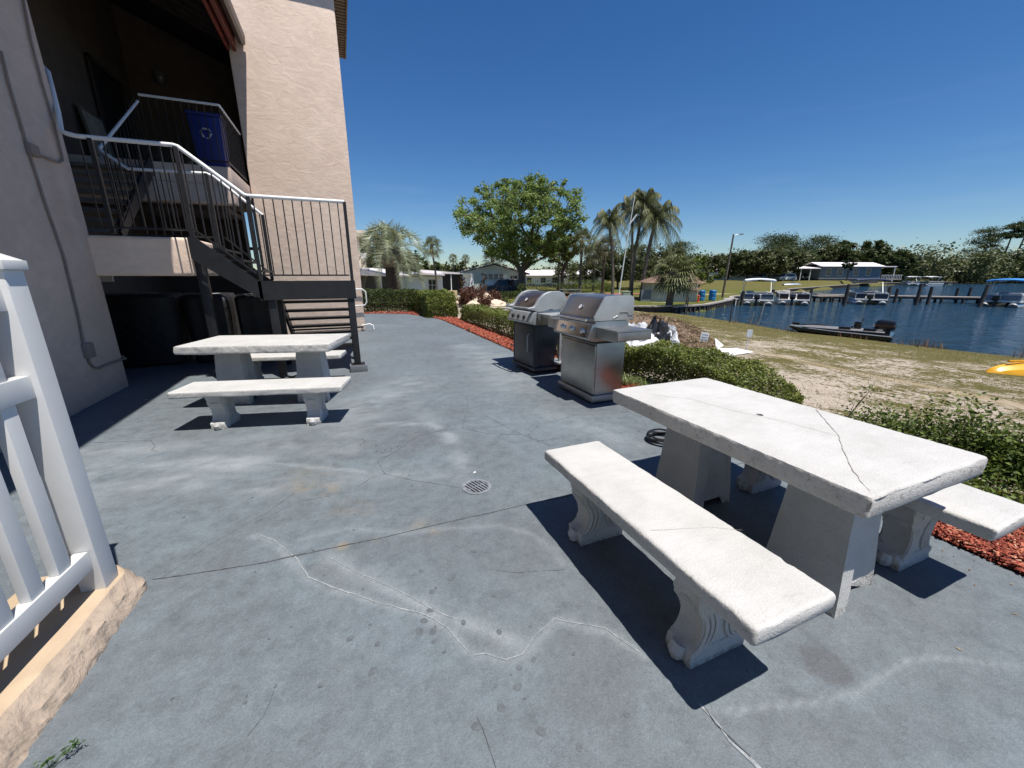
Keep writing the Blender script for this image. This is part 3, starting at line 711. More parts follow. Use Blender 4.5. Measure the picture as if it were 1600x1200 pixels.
# lower flight going down behind the landing
for x in (-1.03, .13):
    m = MB(); m.prism([(B1, 1.33), (B1, 1.08), (9.45, 0.0), (9.85, 0.0)], 'x', x, x + .04); m.build('stringer', M_BLACK, **S_)
for k in range(7):
    z = 1.235 - k * .177; y = B1 + .02 + k * .262
    MB().box(-.988, y, z - .045, .128, y + .27, z).build('tread', M_BLACK, **S_)
MB().box(-.9, 7.98, .545, .30, 8.0, .575).build('brace', M_BLACK, **S_)
# handrails
def pipe(pts, r=.022): MB().tube(pts, r, 10).build('handrail', M_WRAIL, smooth=True, **S_)
hz1, hz2 = 2.53, 3.06
yb = B0 + .035
pipe([(-3.35, 7.75, 4.05), (-3.12, 7.45, 3.98), (-2.98, 7.25, 3.84), (-2.86, 6.95, 3.35), (-2.80, yb + .03, 3.10), (-2.74, yb, 3.07), (-2.66, yb, 3.055), (-1.76, yb, hz2), (-1.72, yb, hz2 - .01), (-1.09, yb, hz1 + .01), (-1.05, yb, hz1), (.15, yb, hz1)], .026)
q = [OB(200, 264, B1 - .03), OB(322, 271, B1 - .03), OB(334, 276, B1 - .03), OB(410, 336, B1 - .03)]
pipe([OA(215, 158, -2.98), OB(155, 232, 8.05), OB(158, 236, 7.98)] + q)
def rail_set(pts_top, pts_bot, nb, square=.007, y=None):
    for k in range(nb):
        t = (k + .5) / nb; a = Vector(pts_top[0]).lerp(Vector(pts_top[1]), t); b_ = Vector(pts_bot[0]).lerp(Vector(pts_bot[1]), t)
        MB().bar(b_, a, square * 2, square * 2).build('baluster', M_BLACK, **S_)
    MB().bar(pts_bot[0], pts_bot[1], .02, .022).build('bottom_rail', M_BLACK, **S_)
rail_set([(-2.70, yb, hz2), (-1.74, yb, hz2)], [(-2.70, yb, 2.07), (-1.74, yb, 2.07)], 9)
rail_set([(-1.74, yb, hz2), (-1.09, yb, hz1)], [(-1.74, yb, 2.10), (-1.09, yb, 1.52)], 7)
rail_set([(-1.05, yb, hz1), (.12, yb, hz1)], [(-1.05, yb, 1.50), (.12, yb, 1.50)], 10)
for x, z0, z1 in ((-2.55, 2.0, hz2), (-1.74, 1.95, hz2), (-1.05, 1.42, hz1), (.155, 1.42, hz1)):
    MB().box(x - .022, yb - .022, z0, x + .022, yb + .022, z1).build('post', M_BLACK, **S_)
yr = B1 - .03
rail_set([q[0], q[1]], [(q[0].x, yr, 2.07), (q[1].x, yr, 2.07)], 9)
rail_set([q[2], q[3]], [(q[2].x, yr, 2.07), (q[3].x, yr, 1.52)], 7)
MB().box(q[3].x - .022, yr - .022, 1.42, q[3].x + .022, yr + .022, q[3].z).build('post', M_BLACK, **S_)
MB().box(q[1].x - .022, yr - .022, 1.9, q[1].x + .022, yr + .022, q[1].z).build('post', M_BLACK, **S_)
# upper flight inside the stairwell
p3a, p3b = Vector((-2.98, 8.1, 3.1)), Vector((-2.98, 9.85, 4.55))
rail_set([p3a, p3b], [(-2.98, 8.1, 2.12), (-2.98, 9.95, 3.62)], 12)
for k in range(8):
    z = 2.17 + k * .17; y = 8.17 + k * .23
    MB().box(-4.25, y, z - .05, -3.02, y + .27, z).build('tread', pm('worn_tread', (.21, .18, .15), .85) if k == 0 else bpy.data.materials['worn_tread'], **S_)
m = MB(); m.prism([(8.15, 2.0), (8.15, 2.25), (9.99, 3.6), (9.99, 3.3)], 'x', -3.02, -2.98); m.build('stringer', M_BLACK, **S_)
m = MB(); m.prism([(8.15, 2.0), (8.15, 2.25), (9.99, 3.6), (9.99, 3.3)], 'x', -4.28, -4.25); m.build('stringer', M_BLACK, **S_)

# ---------------------------------------------------------------- things under and on the stairs
M_BIN = pm('black_vinyl_cover', (.007, .007, .008), .6, var=.3, vs=5, bs=9, bst=.6, bd=.03)
def covered_bin(x0, x1, y0, y1, h, label, seed):
    t = thing('covered_bin', label, 'bin', ((x0 + x1) / 2, (y0 + y1) / 2, 0), group='black covered bins under the staircase')
    w, d = (x1 - x0) / 2, (y1 - y0) / 2; rs_ = random.Random(seed)
    secs = []
    for z, s_ in ((0.05, .93), (.3, .95), (.7, .98), (h - .2, 1.0), (h - .06, 1.0), (h - .01, .9), (h, .6)):
        sec = []
        for i in range(40):
            a = 2 * PI * i / 40; c_, s2_ = math.cos(a), math.sin(a)
            r_ = 1 / max(abs(c_) ** 6 + abs(s2_) ** 6, 1e-6) ** (1 / 6.)
            k = 1 + .022 * math.sin(a * 9 + seed) * (1.2 - z / h * .6) + rs_.uniform(-.008, .008)
            sec.append((w * c_ * r_ * s_ * k, d * s2_ * r_ * s_ * k, z + (rs_.uniform(-.015, .02) if z > h - .1 else 0)))
        secs.append(sec)
    MB().loft(secs).build('cover', M_BIN, t, smooth=True)
    for sx in (-1, 1):
        MB().tube([(sx * w * .6 - .02, 0, .05), (sx * w * .6 + .02, 0, .05)], .05, 10).build('wheel', M_BLACK, t)
    m = MB(); P = [(w * .8 * math.sin(a * 1.0) * .9 + rs_.uniform(-.03, .03), -d * .98 + .02 * i, h + .012 + .015 * rs_.random()) for i, a in enumerate([-1.4, -.9, -.4, .1, .6, 1.1, 1.4])]
    m.tube(P, .012, 6).build('cover_fold', pm('grey_cover_fold', (.10, .10, .105), .4) if seed == 1 else bpy.data.materials['grey_cover_fold'], t, smooth=True)
covered_bin(-4.1, -2.62, 8.35, 9.3, 1.20, 'black covered bin farthest left under the stair platform beside the near wall', 1)
covered_bin(-2.55, -1.86, 8.35, 9.2, 1.18, 'black covered bin in the middle under the stair platform', 2)
covered_bin(-1.72, -1.12, 8.0, 9.1, 1.17, 'black covered bin with crumpled grey top right behind the black stair landing', 3)
# blue recycling bin on the walkway
t = thing('recycling_bin', 'tall blue recycling bin behind the upper walkway railing', 'recycling bin', (-2.1, 10.42, 3.52))
M_BLUE = pm('blue_plastic', (.006, .022, .18), .5)
m = MB(); m.loft([[(x * s_, y * s_, z) for x, y in ((-.26, -.24), (.26, -.24), (.26, .24), (-.26, .24))] for z, s_ in ((0, .88), (.9, 1.0))]); m.build('body', M_BLUE, t, bevel=.02)
MB().box(-.28, -.26, .902, .28, .26, .96).build('lid', M_BLUE, t, bevel=.02)
m = MB(); M_WHT = pm('white_print', (.45, .47, .5), .6)
for k in range(3):
    a = PI / 2 + k * 2 * PI / 3; cx, cz = 0.0, .60
    def rot(x, z): return (cx + x * math.cos(a) - z * math.sin(a), cz + x * math.sin(a) + z * math.cos(a))
    for poly in ([(.06, -.05), (.085, -.05), (.085, .02), (.06, .02)], [(.05, .02), (.095, .02), (.072, .055)], [(.055, -.055), (.085, -.055), (.04, -.085), (.03, -.07)]):
        m.prism([rot(*p) for p in poly], 'y', -.252, -.240)
m.build('recycling_symbol', M_WHT, t)
# framed picture leaning in the stairwell
t = thing('picture_frame', 'framed picture leaning against the dark stairwell wall by the upper door', 'picture', (-4.12, 11.4, 3.55), 0)
m = MB(); m.box(0, -.42, 0, .04, .42, 1.05); o = m.build('frame', pm('dull_frame', (.10, .085, .06), .6), t, bevel=.01); o.rotation_euler = (0, -.12, 0)
m = MB(); m.box(.041, -.36, .07, .046, .36, .98); o = m.build('picture', pm('faded_print', (.26, .24, .20), .8, var=.3, vs=3), t); o.rotation_euler = (0, -.12, 0)
# spiky pot plant on the walkway
t = thing('potted_plant', 'dark spiky plant in a pot behind the upper railing left of the blue bin', 'plant', (-2.75, 11.0, 3.52))
MB().lathe([(.11, 0), (.15, .25), (.16, .26)], 14).build('pot', M_BLACK, t)
rs = np.random.RandomState(3); m = MB()
for k in range(26):
    a = rs.uniform(0, 2 * PI); l = rs.uniform(.3, .55); c_, s_ = math.cos(a), math.sin(a); h = rs.uniform(.2, .6)
    m.add([(c_ * .02 - s_ * .02, s_ * .02 + c_ * .02, .24), (c_ * .02 + s_ * .02, s_ * .02 - c_ * .02, .24), (c_ * l * .5, s_ * l * .5, .24 + h)], [(0, 1, 2)])
m.build('leaves', leafmat('dark_plant', [(.01, .02, .008), (.03, .05, .02)]), t)
# black cable on the ground below the bench
t = MB(); t.tube([GP(x, y, .015) for x, y in ((440, 590), (448, 587), (456, 589), (466, 586), (472, 590), (480, 588))], .014, 8)
o = t.build('hose', M_BLACK, smooth=True); tag(o, 'short black hose piece lying behind the far bench near the stair footing', 'hose')

# ---------------------------------------------------------------- sand coloured curb and white vinyl fence
RF = -R(5.0)
cb = thing('stucco_curb', 'low sand coloured stucco curb under the white vinyl fence', 'curb', (-1.08, 2.3, 0), RF)
nS = 260; secs = []
for i in range(nS + 1):
    y = -3.2 + 3.2 * i / nS; e = max(0, (y + .10) / .10)
    def j(s_, k, f=6): return s_ * (mnoise.noise(Vector((k * 3.1, y * f, 1.7))) + .5 * mnoise.noise(Vector((k * 3.1, y * f * 3.3, 4.7))))
    top = .105 + j(.003, 2, 3); w = .13 * (1 - .75 * e ** 2.5)
    edge = -.05 + j(.010, 5, 4)
    sl = []
    for k in range(1, 9):
        f = k / 8.; bulge = math.sin(PI * f) * .012 + j(.009, 20 + k, 9) + .006 * mnoise.noise(Vector((f * 5 + y * 2.5, y * 22, 3)))
        sl.append((edge + (.105) * f + bulge, y, top * (1 - f) - .004 * f + bulge * .8))
    row = [(-.44, y, -.02), (-.44, y, top - .01), (-.41, y, top), (-.16, y, top + j(.001, 4)), (edge - .015, y, top + j(.0015, 7)), (edge, y, top - .002)] + sl + [(sl[-1][0], y, -.02)]
    secs.append([(x if x < -.3 else -.15 + (x + .15) * (1 - .55 * e ** 2), yy, z) for x, yy, z in row])
cm_ = MB().loft(secs)
for q, f_ in enumerate(cm_.f):
    if len(f_) == 4 and (f_[0] % 15) in (6, 7, 8, 9, 10, 11, 12, 13): cm_.m[q] = 1
M_RENDER = stucco('rough_brown_render', (.30, .235, .18), (.40, .32, .25), 3.2)
cm_.build('curb', [M_CURB, M_RENDER], cb, smooth=True)
M_VINYL = pm('white_vinyl', (.64, .64, .63), .35, var=.03, vs=6, bst=.05, bs=20)
fn = thing('vinyl_fence', 'white vinyl picket fence standing on the sand coloured curb', 'fence', (-1.19, 2.175, .10), RF)
MB().box(-.047, -.047, 0, .047, .047, 1.42).build('post', M_VINYL, fn, bevel=.006)
m = MB(); m.box(-.058, -.058, 1.42, .058, .058, 1.455); m.loft([[(-.054, -.054, 1.455), (.054, -.054, 1.455), (.054, .054, 1.455), (-.054, .054, 1.455)], [(-.012, -.012, 1.482), (.012, -.012, 1.482), (.012, .012, 1.482), (-.012, .012, 1.482)]]); m.build('post_cap', M_VINYL, fn, bevel=.003)
for z, h in ((.12, .09), (.93, .09), (1.27, .09)):
    MB().box(-.026, -2.6, z, .026, -.049, z + h).build('rail', M_VINYL, fn, bevel=.004)
for k in range(17):
    y = -.17 - k * .142
    MB().box(-.018, y - .033, .211, .018, y + .033, .929).build('picket', M_VINYL, fn, bevel=.003)
    MB().box(-.018, y - .033, 1.021, .018, y + .033, 1.269).build('picket', M_VINYL, fn, bevel=.003)
MB().box(-.06, -2.74, 0, .06, -2.62, 1.42).build('post', M_VINYL, fn, bevel=.006)
# little sprig by the curb
M_SPR = leafmat('sprig_leaves', [(.03, .07, .015), (.07, .13, .03)], .3)
p = GP(95, 1193); t = thing('weed', 'tiny green weed sprouting between the curb and the patio', 'weed', (p.x - .02, p.y - .01, 0)); t.scale = (.7, .7, .7)
rs = np.random.RandomState(5); P = []; m = MB()
for tx, ty, h in ((.0, .0, .05), (.05, .03, .05), (-.05, -.01, .045), (.08, .045, .06)):
    m.tube([(0, 0, 0), (tx * .5, ty * .5, h * .7), (tx, ty, h)], .0015, 5)
    for _ in range(16): P.append((tx + rs.normal(0, .012), ty + rs.normal(0, .012), h + rs.normal(0, .006)))
m.build('stem', M_SPR, t); leaf_obj('leaves', P, .022, M_SPR, t, 3, .5, .4)
# ================================================================ CONCRETE TABLES AND BENCHES
def concrete_white(name):
    m, n, b = new_mat(name); co = objco(n)
    a = N(n, 'ShaderNodeTexNoise', Scale=3.0, Detail=7.0, Roughness=.65); n.links.new(co, a.inputs['Vector'])
    s = N(n, 'ShaderNodeTexNoise', Scale=24.0, Detail=7.0, Roughness=.7); n.links.new(objco(n, (1, .35, 1)), s.inputs['Vector'])
    f = N(n, 'ShaderNodeTexNoise', Scale=120.0, Detail=3.0); n.links.new(co, f.inputs['Vector'])
    c1 = ramp(n, a.outputs[0], [(.3, (.44, .43, .405)), (.55, (.515, .505, .485)), (.8, (.555, .545, .53))])
    c2 = ramp(n, s.outputs[0], [(.24, .72), (.38, .95), (.62, 1.0), (.8, 1.02)])
    c = mixc(n, 1., c1.outputs[0], c2.outputs[0], 'MULTIPLY')
    # scuffed paint: small dark pits on the rough edges and feet
    g = n.nodes.new('ShaderNodeNewGeometry'); sx = N(n, 'ShaderNodeSeparateXYZ'); n.links.new(objco(n), sx.inputs[0])
    pit = N(n, 'ShaderNodeTexNoise', Scale=38.0, Detail=5.0, Roughness=.8); n.links.new(co, pit.inputs['Vector'])
    a2 = N(n, 'ShaderNodeAttribute', ); a2.attribute_name = 'wear'
    mu = N(n, 'ShaderNodeMath', operation='MULTIPLY_ADD'); n.links.new(a2.outputs['Fac'], mu.inputs[0]); mu.inputs[1].default_value = .22; n.links.new(pit.outputs[0], mu.inputs[2])
    mr = N(n, 'ShaderNodeMapRange'); n.links.new(mu.outputs[0], mr.inputs[0]); mr.inputs[1].default_value = .70; mr.inputs[2].default_value = .76
    sp_ = ramp(n, f.outputs[0], [(.3, .93), (.45, 1.0), (.7, 1.03)]); c = mixc(n, 1., c, sp_.outputs[0], 'MULTIPLY')
    c = mixc(n, mr.outputs[0], c, (.30, .28, .25))
    n.links.new(c, b.inputs['Base Color']); b.inputs['Roughness'].default_value = .72; b.inputs['Specular IOR Level'].default_value = .3
    ad = N(n, 'ShaderNodeMath', operation='MULTIPLY_ADD'); n.links.new(s.outputs[0], ad.inputs[0]); ad.inputs[1].default_value = 1.0; n.links.new(f.outputs[0], ad.inputs[2])
    bump(n, b, ad.outputs[0], .6, .005)
    return m
M_CW = concrete_white('white_painted_concrete')
M_CWL = M_CW
M_HAIR = pm('hairline_crack', (.36, .34, .31), .9, var=.3, vs=20)
def slab(L, Wd, T, seed, rough=.0022, n=110):
    """lumpy cast slab, long along local x, top at z=0"""
    off = Vector((seed * 7.3, seed * 3.1, 0)); secs = []
    hw = Wd / 2
    nt_, ns_ = 22, 7
    base = []
    base += [(-hw + Wd * i / nt_, 0) for i in range(nt_ + 1)]
    base += [(hw, -T * i / ns_) for i in range(1, ns_)]
    base += [(hw - Wd * i / 8, -T) for i in range(9)]
    base += [(-hw, -T + T * i / ns_) for i in range(1, ns_)]
    xs_ = [-L / 2 + .0, -L / 2 + .002, -L / 2 + .006, -L / 2 + .014] + [-L / 2 + .02 + (L - .04) * i / n for i in range(n + 1)] + [L / 2 - .014, L / 2 - .006, L / 2 - .002, L / 2]
    for x in xs_:
        e = min(x + L / 2, L / 2 - x); ins = .009 * (1 - min(1, e / .012)) ** 2
        sec = []
        for (y, z) in base:
            cy = max(-hw + .014, min(hw - .014, y)); cz = max(-T + .014, min(-.014, z)); dy, dz = y - cy, z - cz
            l = math.hypot(dy, dz)
            if l > 1e-6: k = .014 / l; y2, z2 = cy + dy * min(1, k) , cz + dz * min(1, k)
            else: y2, z2 = y, z
            y2 *= (hw - ins) / hw; z2 = -T / 2 + (z2 + T / 2) * (T / 2 - ins) / (T / 2)
            side = max(0, abs(y) - hw + .02) / .02 if abs(y) > hw - .02 else 0
            side = max(side, 1 - min(1, e / .02))
            p = Vector((x, y, z)) + off
            a = rough * (.25 + 1.6 * side)
            nz1 = mnoise.noise(p * 9) + .6 * mnoise.noise(p * 26) + .35 * mnoise.noise(p * 60)
            chip = max(0, mnoise.noise(Vector((x * 14, y * 14 + seed, 5))) - .42) * (.016 * side)
            sg = 1 if y > 0 else -1
            yy = y2 + (a * nz1 * side - chip) * sg; zz_ = z2 + (a * .2 * mnoise.noise(p * 5) if z > -.001 else a * nz1 * .4) - (chip * .5 if z > -T / 2 else -chip * .5)
            xx = x + (a * nz1 - chip) * (1 - min(1, e / .02)) * (1 if x > 0 else -1)
            if z < -.001: zz_ += .006 * mnoise.noise(Vector((x * 3, seed, 2))) 
            sec.append((xx, yy, zz_))
        secs.append(sec)
    return MB().loft(secs)
def add_wear(o, fn):
    me = o.data; co = np.zeros(len(me.vertices) * 3, np.float32); me.vertices.foreach_get('co', co); co = co.reshape(-1, 3)
    A = me.attributes.new('wear', 'FLOAT', 'POINT'); A.data.foreach_set('value', fn(co).astype(np.float32))
def bench_leg(parent, x, seed, H=.45):
    """scrolled pedestal under a bench; slab lies across the seat (local y is across)"""
    T = .06
    half = [(.148, 0), (.152, .03), (.148, .065), (.128, .078), (.112, .10), (.100, .135), (.098, .17), (.106, .205), (.122, .235), (.138, .262), (.146, .29), (.150, .33), (.150, H - .078)]
    prof = []
    import itertools
    for (y0, z0), (y1, z1) in zip(half[:-1], half[1:]):
        for k in range(3): prof.append((y0 + (y1 - y0) * k / 3, z0 + (z1 - z0) * k / 3))
    prof.append(half[-1])
    secs = []
    for (y, z) in prof:
        sec = []; tx = T * (1.12 if z < .07 else 1.0) * (1 - .06 * math.sin(z * 16))
        ring = [(-1, -1), (-.6, -1), (-.2, -1), (.2, -1), (.6, -1), (1, -1), (1, -.5), (1, 0), (1, .5), (1, 1), (.6, 1), (.2, 1), (-.2, 1), (-.6, 1), (-1, 1), (-1, .5), (-1, 0), (-1, -.5)]
        for (u, w) in ring:
            # u across thickness (x), w across width (y)
            j = .0035 * mnoise.noise(Vector((u * 3 + seed, w * 5, z * 25))) + .002 * mnoise.noise(Vector((u * 9, w * 9 + seed, z * 60)))
            groove = .010 * math.cos(w * 9) * (1 if abs(w) < .95 else 0) * (1 if abs(u) == 1 and z > .08 else 0)
            cup = .012 * (1 - u * u) * (1 if abs(w) == 1 and z > .08 else 0)
            sec.append((x + u * (tx + j * 2 - max(0, groove) * .6), w * (y - cup + j * 2), z + (j * 2 if z > 0 else 0)))
        secs.append(sec)
    o = MB().loft(secs).build('leg', M_CW, parent, smooth=True)
    hs_ = 1.0
    add_wear(o, lambda c: np.clip(1.1 - c[:, 2] / .07, 0, 1))
    # carved scrolls on both broad faces and a carved front pad
    m = MB()
    for sx in (-1, 1):
        for sy in (-1, 1):
            for off, r in ((.018, .011), (.046, .010), (.072, .009)):
                P = []
                for (y, z) in half[2:]:
                    P.append((x + sx * (T - .001), sy * max(.006, y - off), z))
                m.tube(P, r, 6)
            P = [(x + sx * T, sy * (.055 + .028 * math.cos(a) * (1 - a / 14)), .30 + .028 * math.sin(a) * (1 - a / 14)) for a in [i * .6 for i in range(14)]]
            m.tube(P, .007, 6)
    for sy in (-1, 1):
        m.tube([(x, sy * .152, .012), (x, sy * .158, .04), (x, sy * .146, .066)], [.03, .036, .03], 8)
        m.tube([(x - .04, sy * .118, .265), (x + .04, sy * .118, .265)], .022, 8)
    m.build('carving', M_CW, o, smooth=True)
    return o
def bench(name_label, cx, cy, rz, L, Wd, H, seed, legs, cracks=()):
    t = thing('concrete_bench', name_label, 'bench', (cx, cy, 0), rz, 'white concrete benches beside the two tables')
    s_ = slab(L, Wd, .068, seed)
    top = s_
    n0 = len(top.v); Mi = Matrix.LocRotScale(Vector((cx, cy, H)), Matrix.Rotation(rz, 3, 'Z').to_quaternion(), None).inverted()
    for cr, w in cracks:
        pts = [Mi @ Vector((GP(x, y, H).x, GP(x, y, H).y, H)) for x, y in cr]; top.ribbon(pts, w, .0022, 1, .0025, seed)
    o = top.build('seat', [M_CW, M_HAIR], t, smooth=False); o.location.z = H
    o.data.polygons.foreach_set('use_smooth', [True] * len(o.data.polygons))
    add_wear(o, lambda c: np.clip((np.abs(c[:, 1]) - Wd / 2 + .03) / .03, 0, 1) * .55)
    for i, x in enumerate(legs): bench_leg(t, x, seed + i, H)
    return t
def table_leg(parent, x, y, H, seed):
    hb, ht = .205, .155
    secs = []
    zs = [0, .03, .06, .1, .2, .3, .4, .5, H]
    for z in zs:
        f = z / H; h = hb + (ht - hb) * f; k = h * .98; r = (.055 + .01 * (1 - f)); w = .085 + .02 * (1 - f)
        ring = [(-k, -h + r * .8, 0), (-k + .035, -h + r, 0), (-k + .06, -h + r, 0), (-k + .06 + .03, -h + r, 1), (0, -h + r, 1), (k - .125, -h + r, 1), (k - .095, -h + .004, 0), (k - .035, -h, 0), (k, -h, 0), (k, -h * .4, 0), (k, h * .4, 0),
                (k, h - r * .8, 0), (k - .035, h - r, 0), (k - .06, h - r, 0), (k - .09, h - r, 1), (0, h - r, 1), (-k + .125, h - r, 1), (-k + .095, h - .004, 0), (-k + .035, h, 0), (-k, h, 0), (-k, h * .4, 0), (-k, -h * .4, 0)]
        # local: first coordinate = along table (x), second = across; the recess is on the outer faces along x
        sec = []
        for (u, v, rec) in ring:
            zz_ = z + (.055 if (rec and z == 0) else 0) + (.03 if rec and 0 < z < .05 else 0)
            j = .003 * mnoise.noise(Vector((u * 12 + seed, v * 12, z * 9)))
            sec.append((x + v * 1.0 + j, y + u + j, min(zz_, H)))
        secs.append(sec)
    o = MB().loft(secs).build('leg', M_CW, parent, bevel=0)
    o.data.polygons.foreach_set('use_smooth', [False] * len(o.data.polygons))
    add_wear(o, lambda c: np.clip(1.15 - c[:, 2] / .12, 0, 1) * .9 + .12)
def table(label, cx, cy, rz, L, Wd, H, seed, legs, cracks=(), hole=None):
    t = thing('concrete_table', label, 'table', (cx, cy, 0), rz)
    m = slab(L, Wd, .095, seed, .0038, 130)
    Mi = Matrix.LocRotScale(Vector((cx, cy, H)), Matrix.Rotation(rz, 3, 'Z').to_quaternion(), None).inverted()
    for cr, w in cracks:
        pts = [Mi @ Vector((GP(x, y, H).x, GP(x, y, H).y, H)) for x, y in cr]; m.ribbon(pts, w, .0026, 1, .003, seed)
    o = m.build('tabletop', [M_CW, M_HAIR], t, smooth=True); o.location.z = H
    if hole:
        q = Mi @ Vector((GP(*hole, H).x, GP(*hole, H).y, H))
        cm = MB().lathe([(.019, -.3), (.019, .3)], 20, (q.x, q.y, 0)).build('cutter', M_CW)
        cm.parent = t; cm.location = (0, 0, H)
        md = o.modifiers.new('hole', 'BOOLEAN'); md.object = cm; md.operation = 'DIFFERENCE'; md.solver = 'FAST'
        bpy.context.view_layer.update()
        dg = bpy.context.evaluated_depsgraph_get(); nm = bpy.data.meshes.new_from_object(o.evaluated_get(dg)); o.modifiers.clear(); o.data = nm
        bpy.data.objects.remove(cm)
    add_wear(o, lambda c: np.clip((np.abs(c[:, 1]) - Wd / 2 + .03) / .03, 0, 1) * .6 + np.clip((np.abs(c[:, 0]) - L / 2 + .03) / .03, 0, 1) * .6)
    for i, x in enumerate(legs): table_leg(t, x, 0, H - .09, seed + i)
    return t
table('near white concrete picnic table with a cracked rectangular top and an umbrella hole', 2.105, 1.425, PI / 2, 1.52, .88, .735, 1, (-.44, .38),
      cracks=(([(1275, 640), (1292, 660), (1310, 680), (1316, 702), (1330, 730), (1345, 752), (1360, 768)], .0055), ([(1020, 617), (1080, 624), (1150, 643), (1230, 660), (1308, 681)], .0034)), hole=(1187, 648))
bench('near white bench with a thin crack across its seat, beside the near table', 1.262, 1.315, PI / 2, 1.42, .40, .45, 2, (-.40, .40), cracks=(([(1018, 829), (1060, 827), (1110, 824), (1160, 829)], .0022),))
bench('white bench on the mulch side of the near table running out of the photo', 2.69, 1.27, PI / 2, 1.42, .42, .45, 3, (-.37, .46))
table('white concrete picnic table farther back in front of the black staircase', -.872, 5.546, -R(16), 1.62, .88, .75, 5, (-.45, .45))
bench('white bench in front of the far table with its shadow on the open patio', -.829, 4.62, -R(14), 1.58, .43, .42, 6, (-.44, .46))
bench('white bench behind the far table nearest the stairs', -.85, 6.38, -R(13), 1.58, .38, .42, 7, (-.45, .45))

# floor drain
p = GP(745, 761); dr = thing('floor_drain', 'round metal floor drain with diagonal slots in the grey patio', 'drain', (p.x, p.y, .001))
M_DR = pm('galvanised_metal', (.36, .37, .38), .5, .6, var=.25, vs=30)
m = MB(); nS = 48
ring = lambda r, z: [(r * math.cos(2 * PI * i / nS), r * math.sin(2 * PI * i / nS), z) for i in range(nS)]
m.loft([ring(.108, 0), ring(.108, .006), ring(.085, .006), ring(.085, .002)], caps=False); m.build('rim', M_DR, dr)
MB().loft([ring(.09, .0015), ring(.09, .0025)]).build('pit', M_BLACK, dr)
m = MB()
for k in range(7):
    u = -.072 + k * .024; h = math.sqrt(max(0, .085 ** 2 - u * u)); a = R(20)
    m.box(u - .0055, -h, .0028, u + .0055, h, .0055, 0, Matrix.Rotation(a, 4, 'Z'))
m.box(-.084, -.004, .0056, .084, .004, .0062, 0, Matrix.Rotation(R(20), 4, 'Z')); m.build('grate', M_DR, dr)
# coil of black hose near the far leg
p = GP(1022, 694); t = MB()
P = []
for i in range(90):
    a = i * .28; r_ = .135 + .012 * math.sin(i * .37); P.append((r_ * math.cos(a), r_ * math.sin(a), .012 + .02 * (i / 30.) + .004 * math.sin(i)))
t.tube(P, .009, 6); o = t.build('hose_coil', pm('black_rubber', (.015, .015, .017), .35), smooth=True); o.location = (p.x + .12, p.y + .02, 0); tag(o, 'coil of black hose on the patio just behind the near table leg', 'hose')
# litter: small pale paper scraps
M_PAPER = pm('paper_scrap', (.7, .7, .68), .8)
for i, (x, y, s_, lb) in enumerate(((740, 739, .016, 'white leaf scrap just above the floor drain'), (176, 661, .02, 'white paper scrap on the patio between the fence post and the far bench'), (228, 625, .014, 'tiny white scrap close to the wall shadow left of the far bench'))):
    p = GP(x, y); m = MB(); rr_ = random.Random(i)
    for k in range(3):
        c_ = (rr_.uniform(-1, 1) * s_, rr_.uniform(-.6, .6) * s_); n0 = 6
        pl = [(c_[0] + s_ * rr_.uniform(.4, .8) * math.cos(2 * PI * j / n0), c_[1] + s_ * .6 * rr_.uniform(.3, .8) * math.sin(2 * PI * j / n0)) for j in range(n0)]
        m.prism(pl, 'z', .001 + k * .0015, .002 + k * .0015)
    o = m.build('litter', M_PAPER); o.location = (p.x, p.y, 0); tag(o, lb, 'litter')

# ================================================================ GRILLS
def steel(name, col, rough, sc=(1, 1, 60), metal=1.):
    m, n, b = new_mat(name); co = objco(n, sc)
    a = N(n, 'ShaderNodeTexNoise', Scale=6.0, Detail=4.0); n.links.new(co, a.inputs['Vector'])
    r = ramp(n, a.outputs[0], [(.3, [c * .82 for c in col]), (.7, [min(1, c * 1.1) for c in col])]); n.links.new(r.outputs[0], b.inputs['Base Color'])
    big = N(n, 'ShaderNodeTexNoise', Scale=4.0, Detail=5.0); n.links.new(objco(n), big.inputs['Vector'])
    rr = ramp(n, big.outputs[0], [(.3, rough * .8), (.7, rough * 1.35)]); n.links.new(rr.outputs[0], b.inputs['Roughness'])
    b.inputs['Metallic'].default_value = metal; bump(n, b, a.outputs[0], .08, .002); return m
M_SS = steel('brushed_stainless_steel', (.42, .415, .40), .36)
M_SS2 = steel('dull_stainless_steel', (.42, .42, .41), .42, (60, 1, 1))
M_CHR = steel('chromed_metal', (.75, .75, .74), .12)
M_GREY = pm('grey_cast_aluminium', (.36, .38, .385), .42, .35, var=.1)
M_CHAR = pm('charcoal_enamel', (.045, .047, .055), .42, .0, var=.15, bst=.06)
M_BRN = pm('brown_black_enamel', (.05, .038, .034), .18, .0, var=.1, bst=.03)
M_GLASS = pm('gauge_face', (.75, .75, .72), .2)
def gauge(parent, x, y, z, tilt):
    m = MB().lathe([(.034, 0), (.036, .006), (.030, .010)], 20); o = m.build('thermometer', M_CHR, parent, smooth=True)
    o.location = (x, y, z); o.rotation_euler = (tilt, 0, 0)
    f = MB().lathe([(.027, .0101), (.027, .0115)], 20); f.box(-.002, -.001, .0116, .002, .02, .013, 1); fo = f.build('dial', [M_GLASS, M_BLACK], o)
def knob(parent, x, y, z, tilt, mat_):
    m = MB().lathe([(.034, 0), (.034, .004), (.024, .006), (.022, .03), (.018, .033)], 20); m.box(-.005, -.022, .03, .005, .022, .042)
    o = m.build('knob', mat_, parent, smooth=False, bevel=.0015, seg=1); o.location = (x, y, z); o.rotation_euler = (tilt, 0, .5)
g1 = thing('gas_grill', 'stainless steel gas grill with square cabinet and three chrome knobs', 'grill', (2.875, 4.24, 0), -PI / 2)
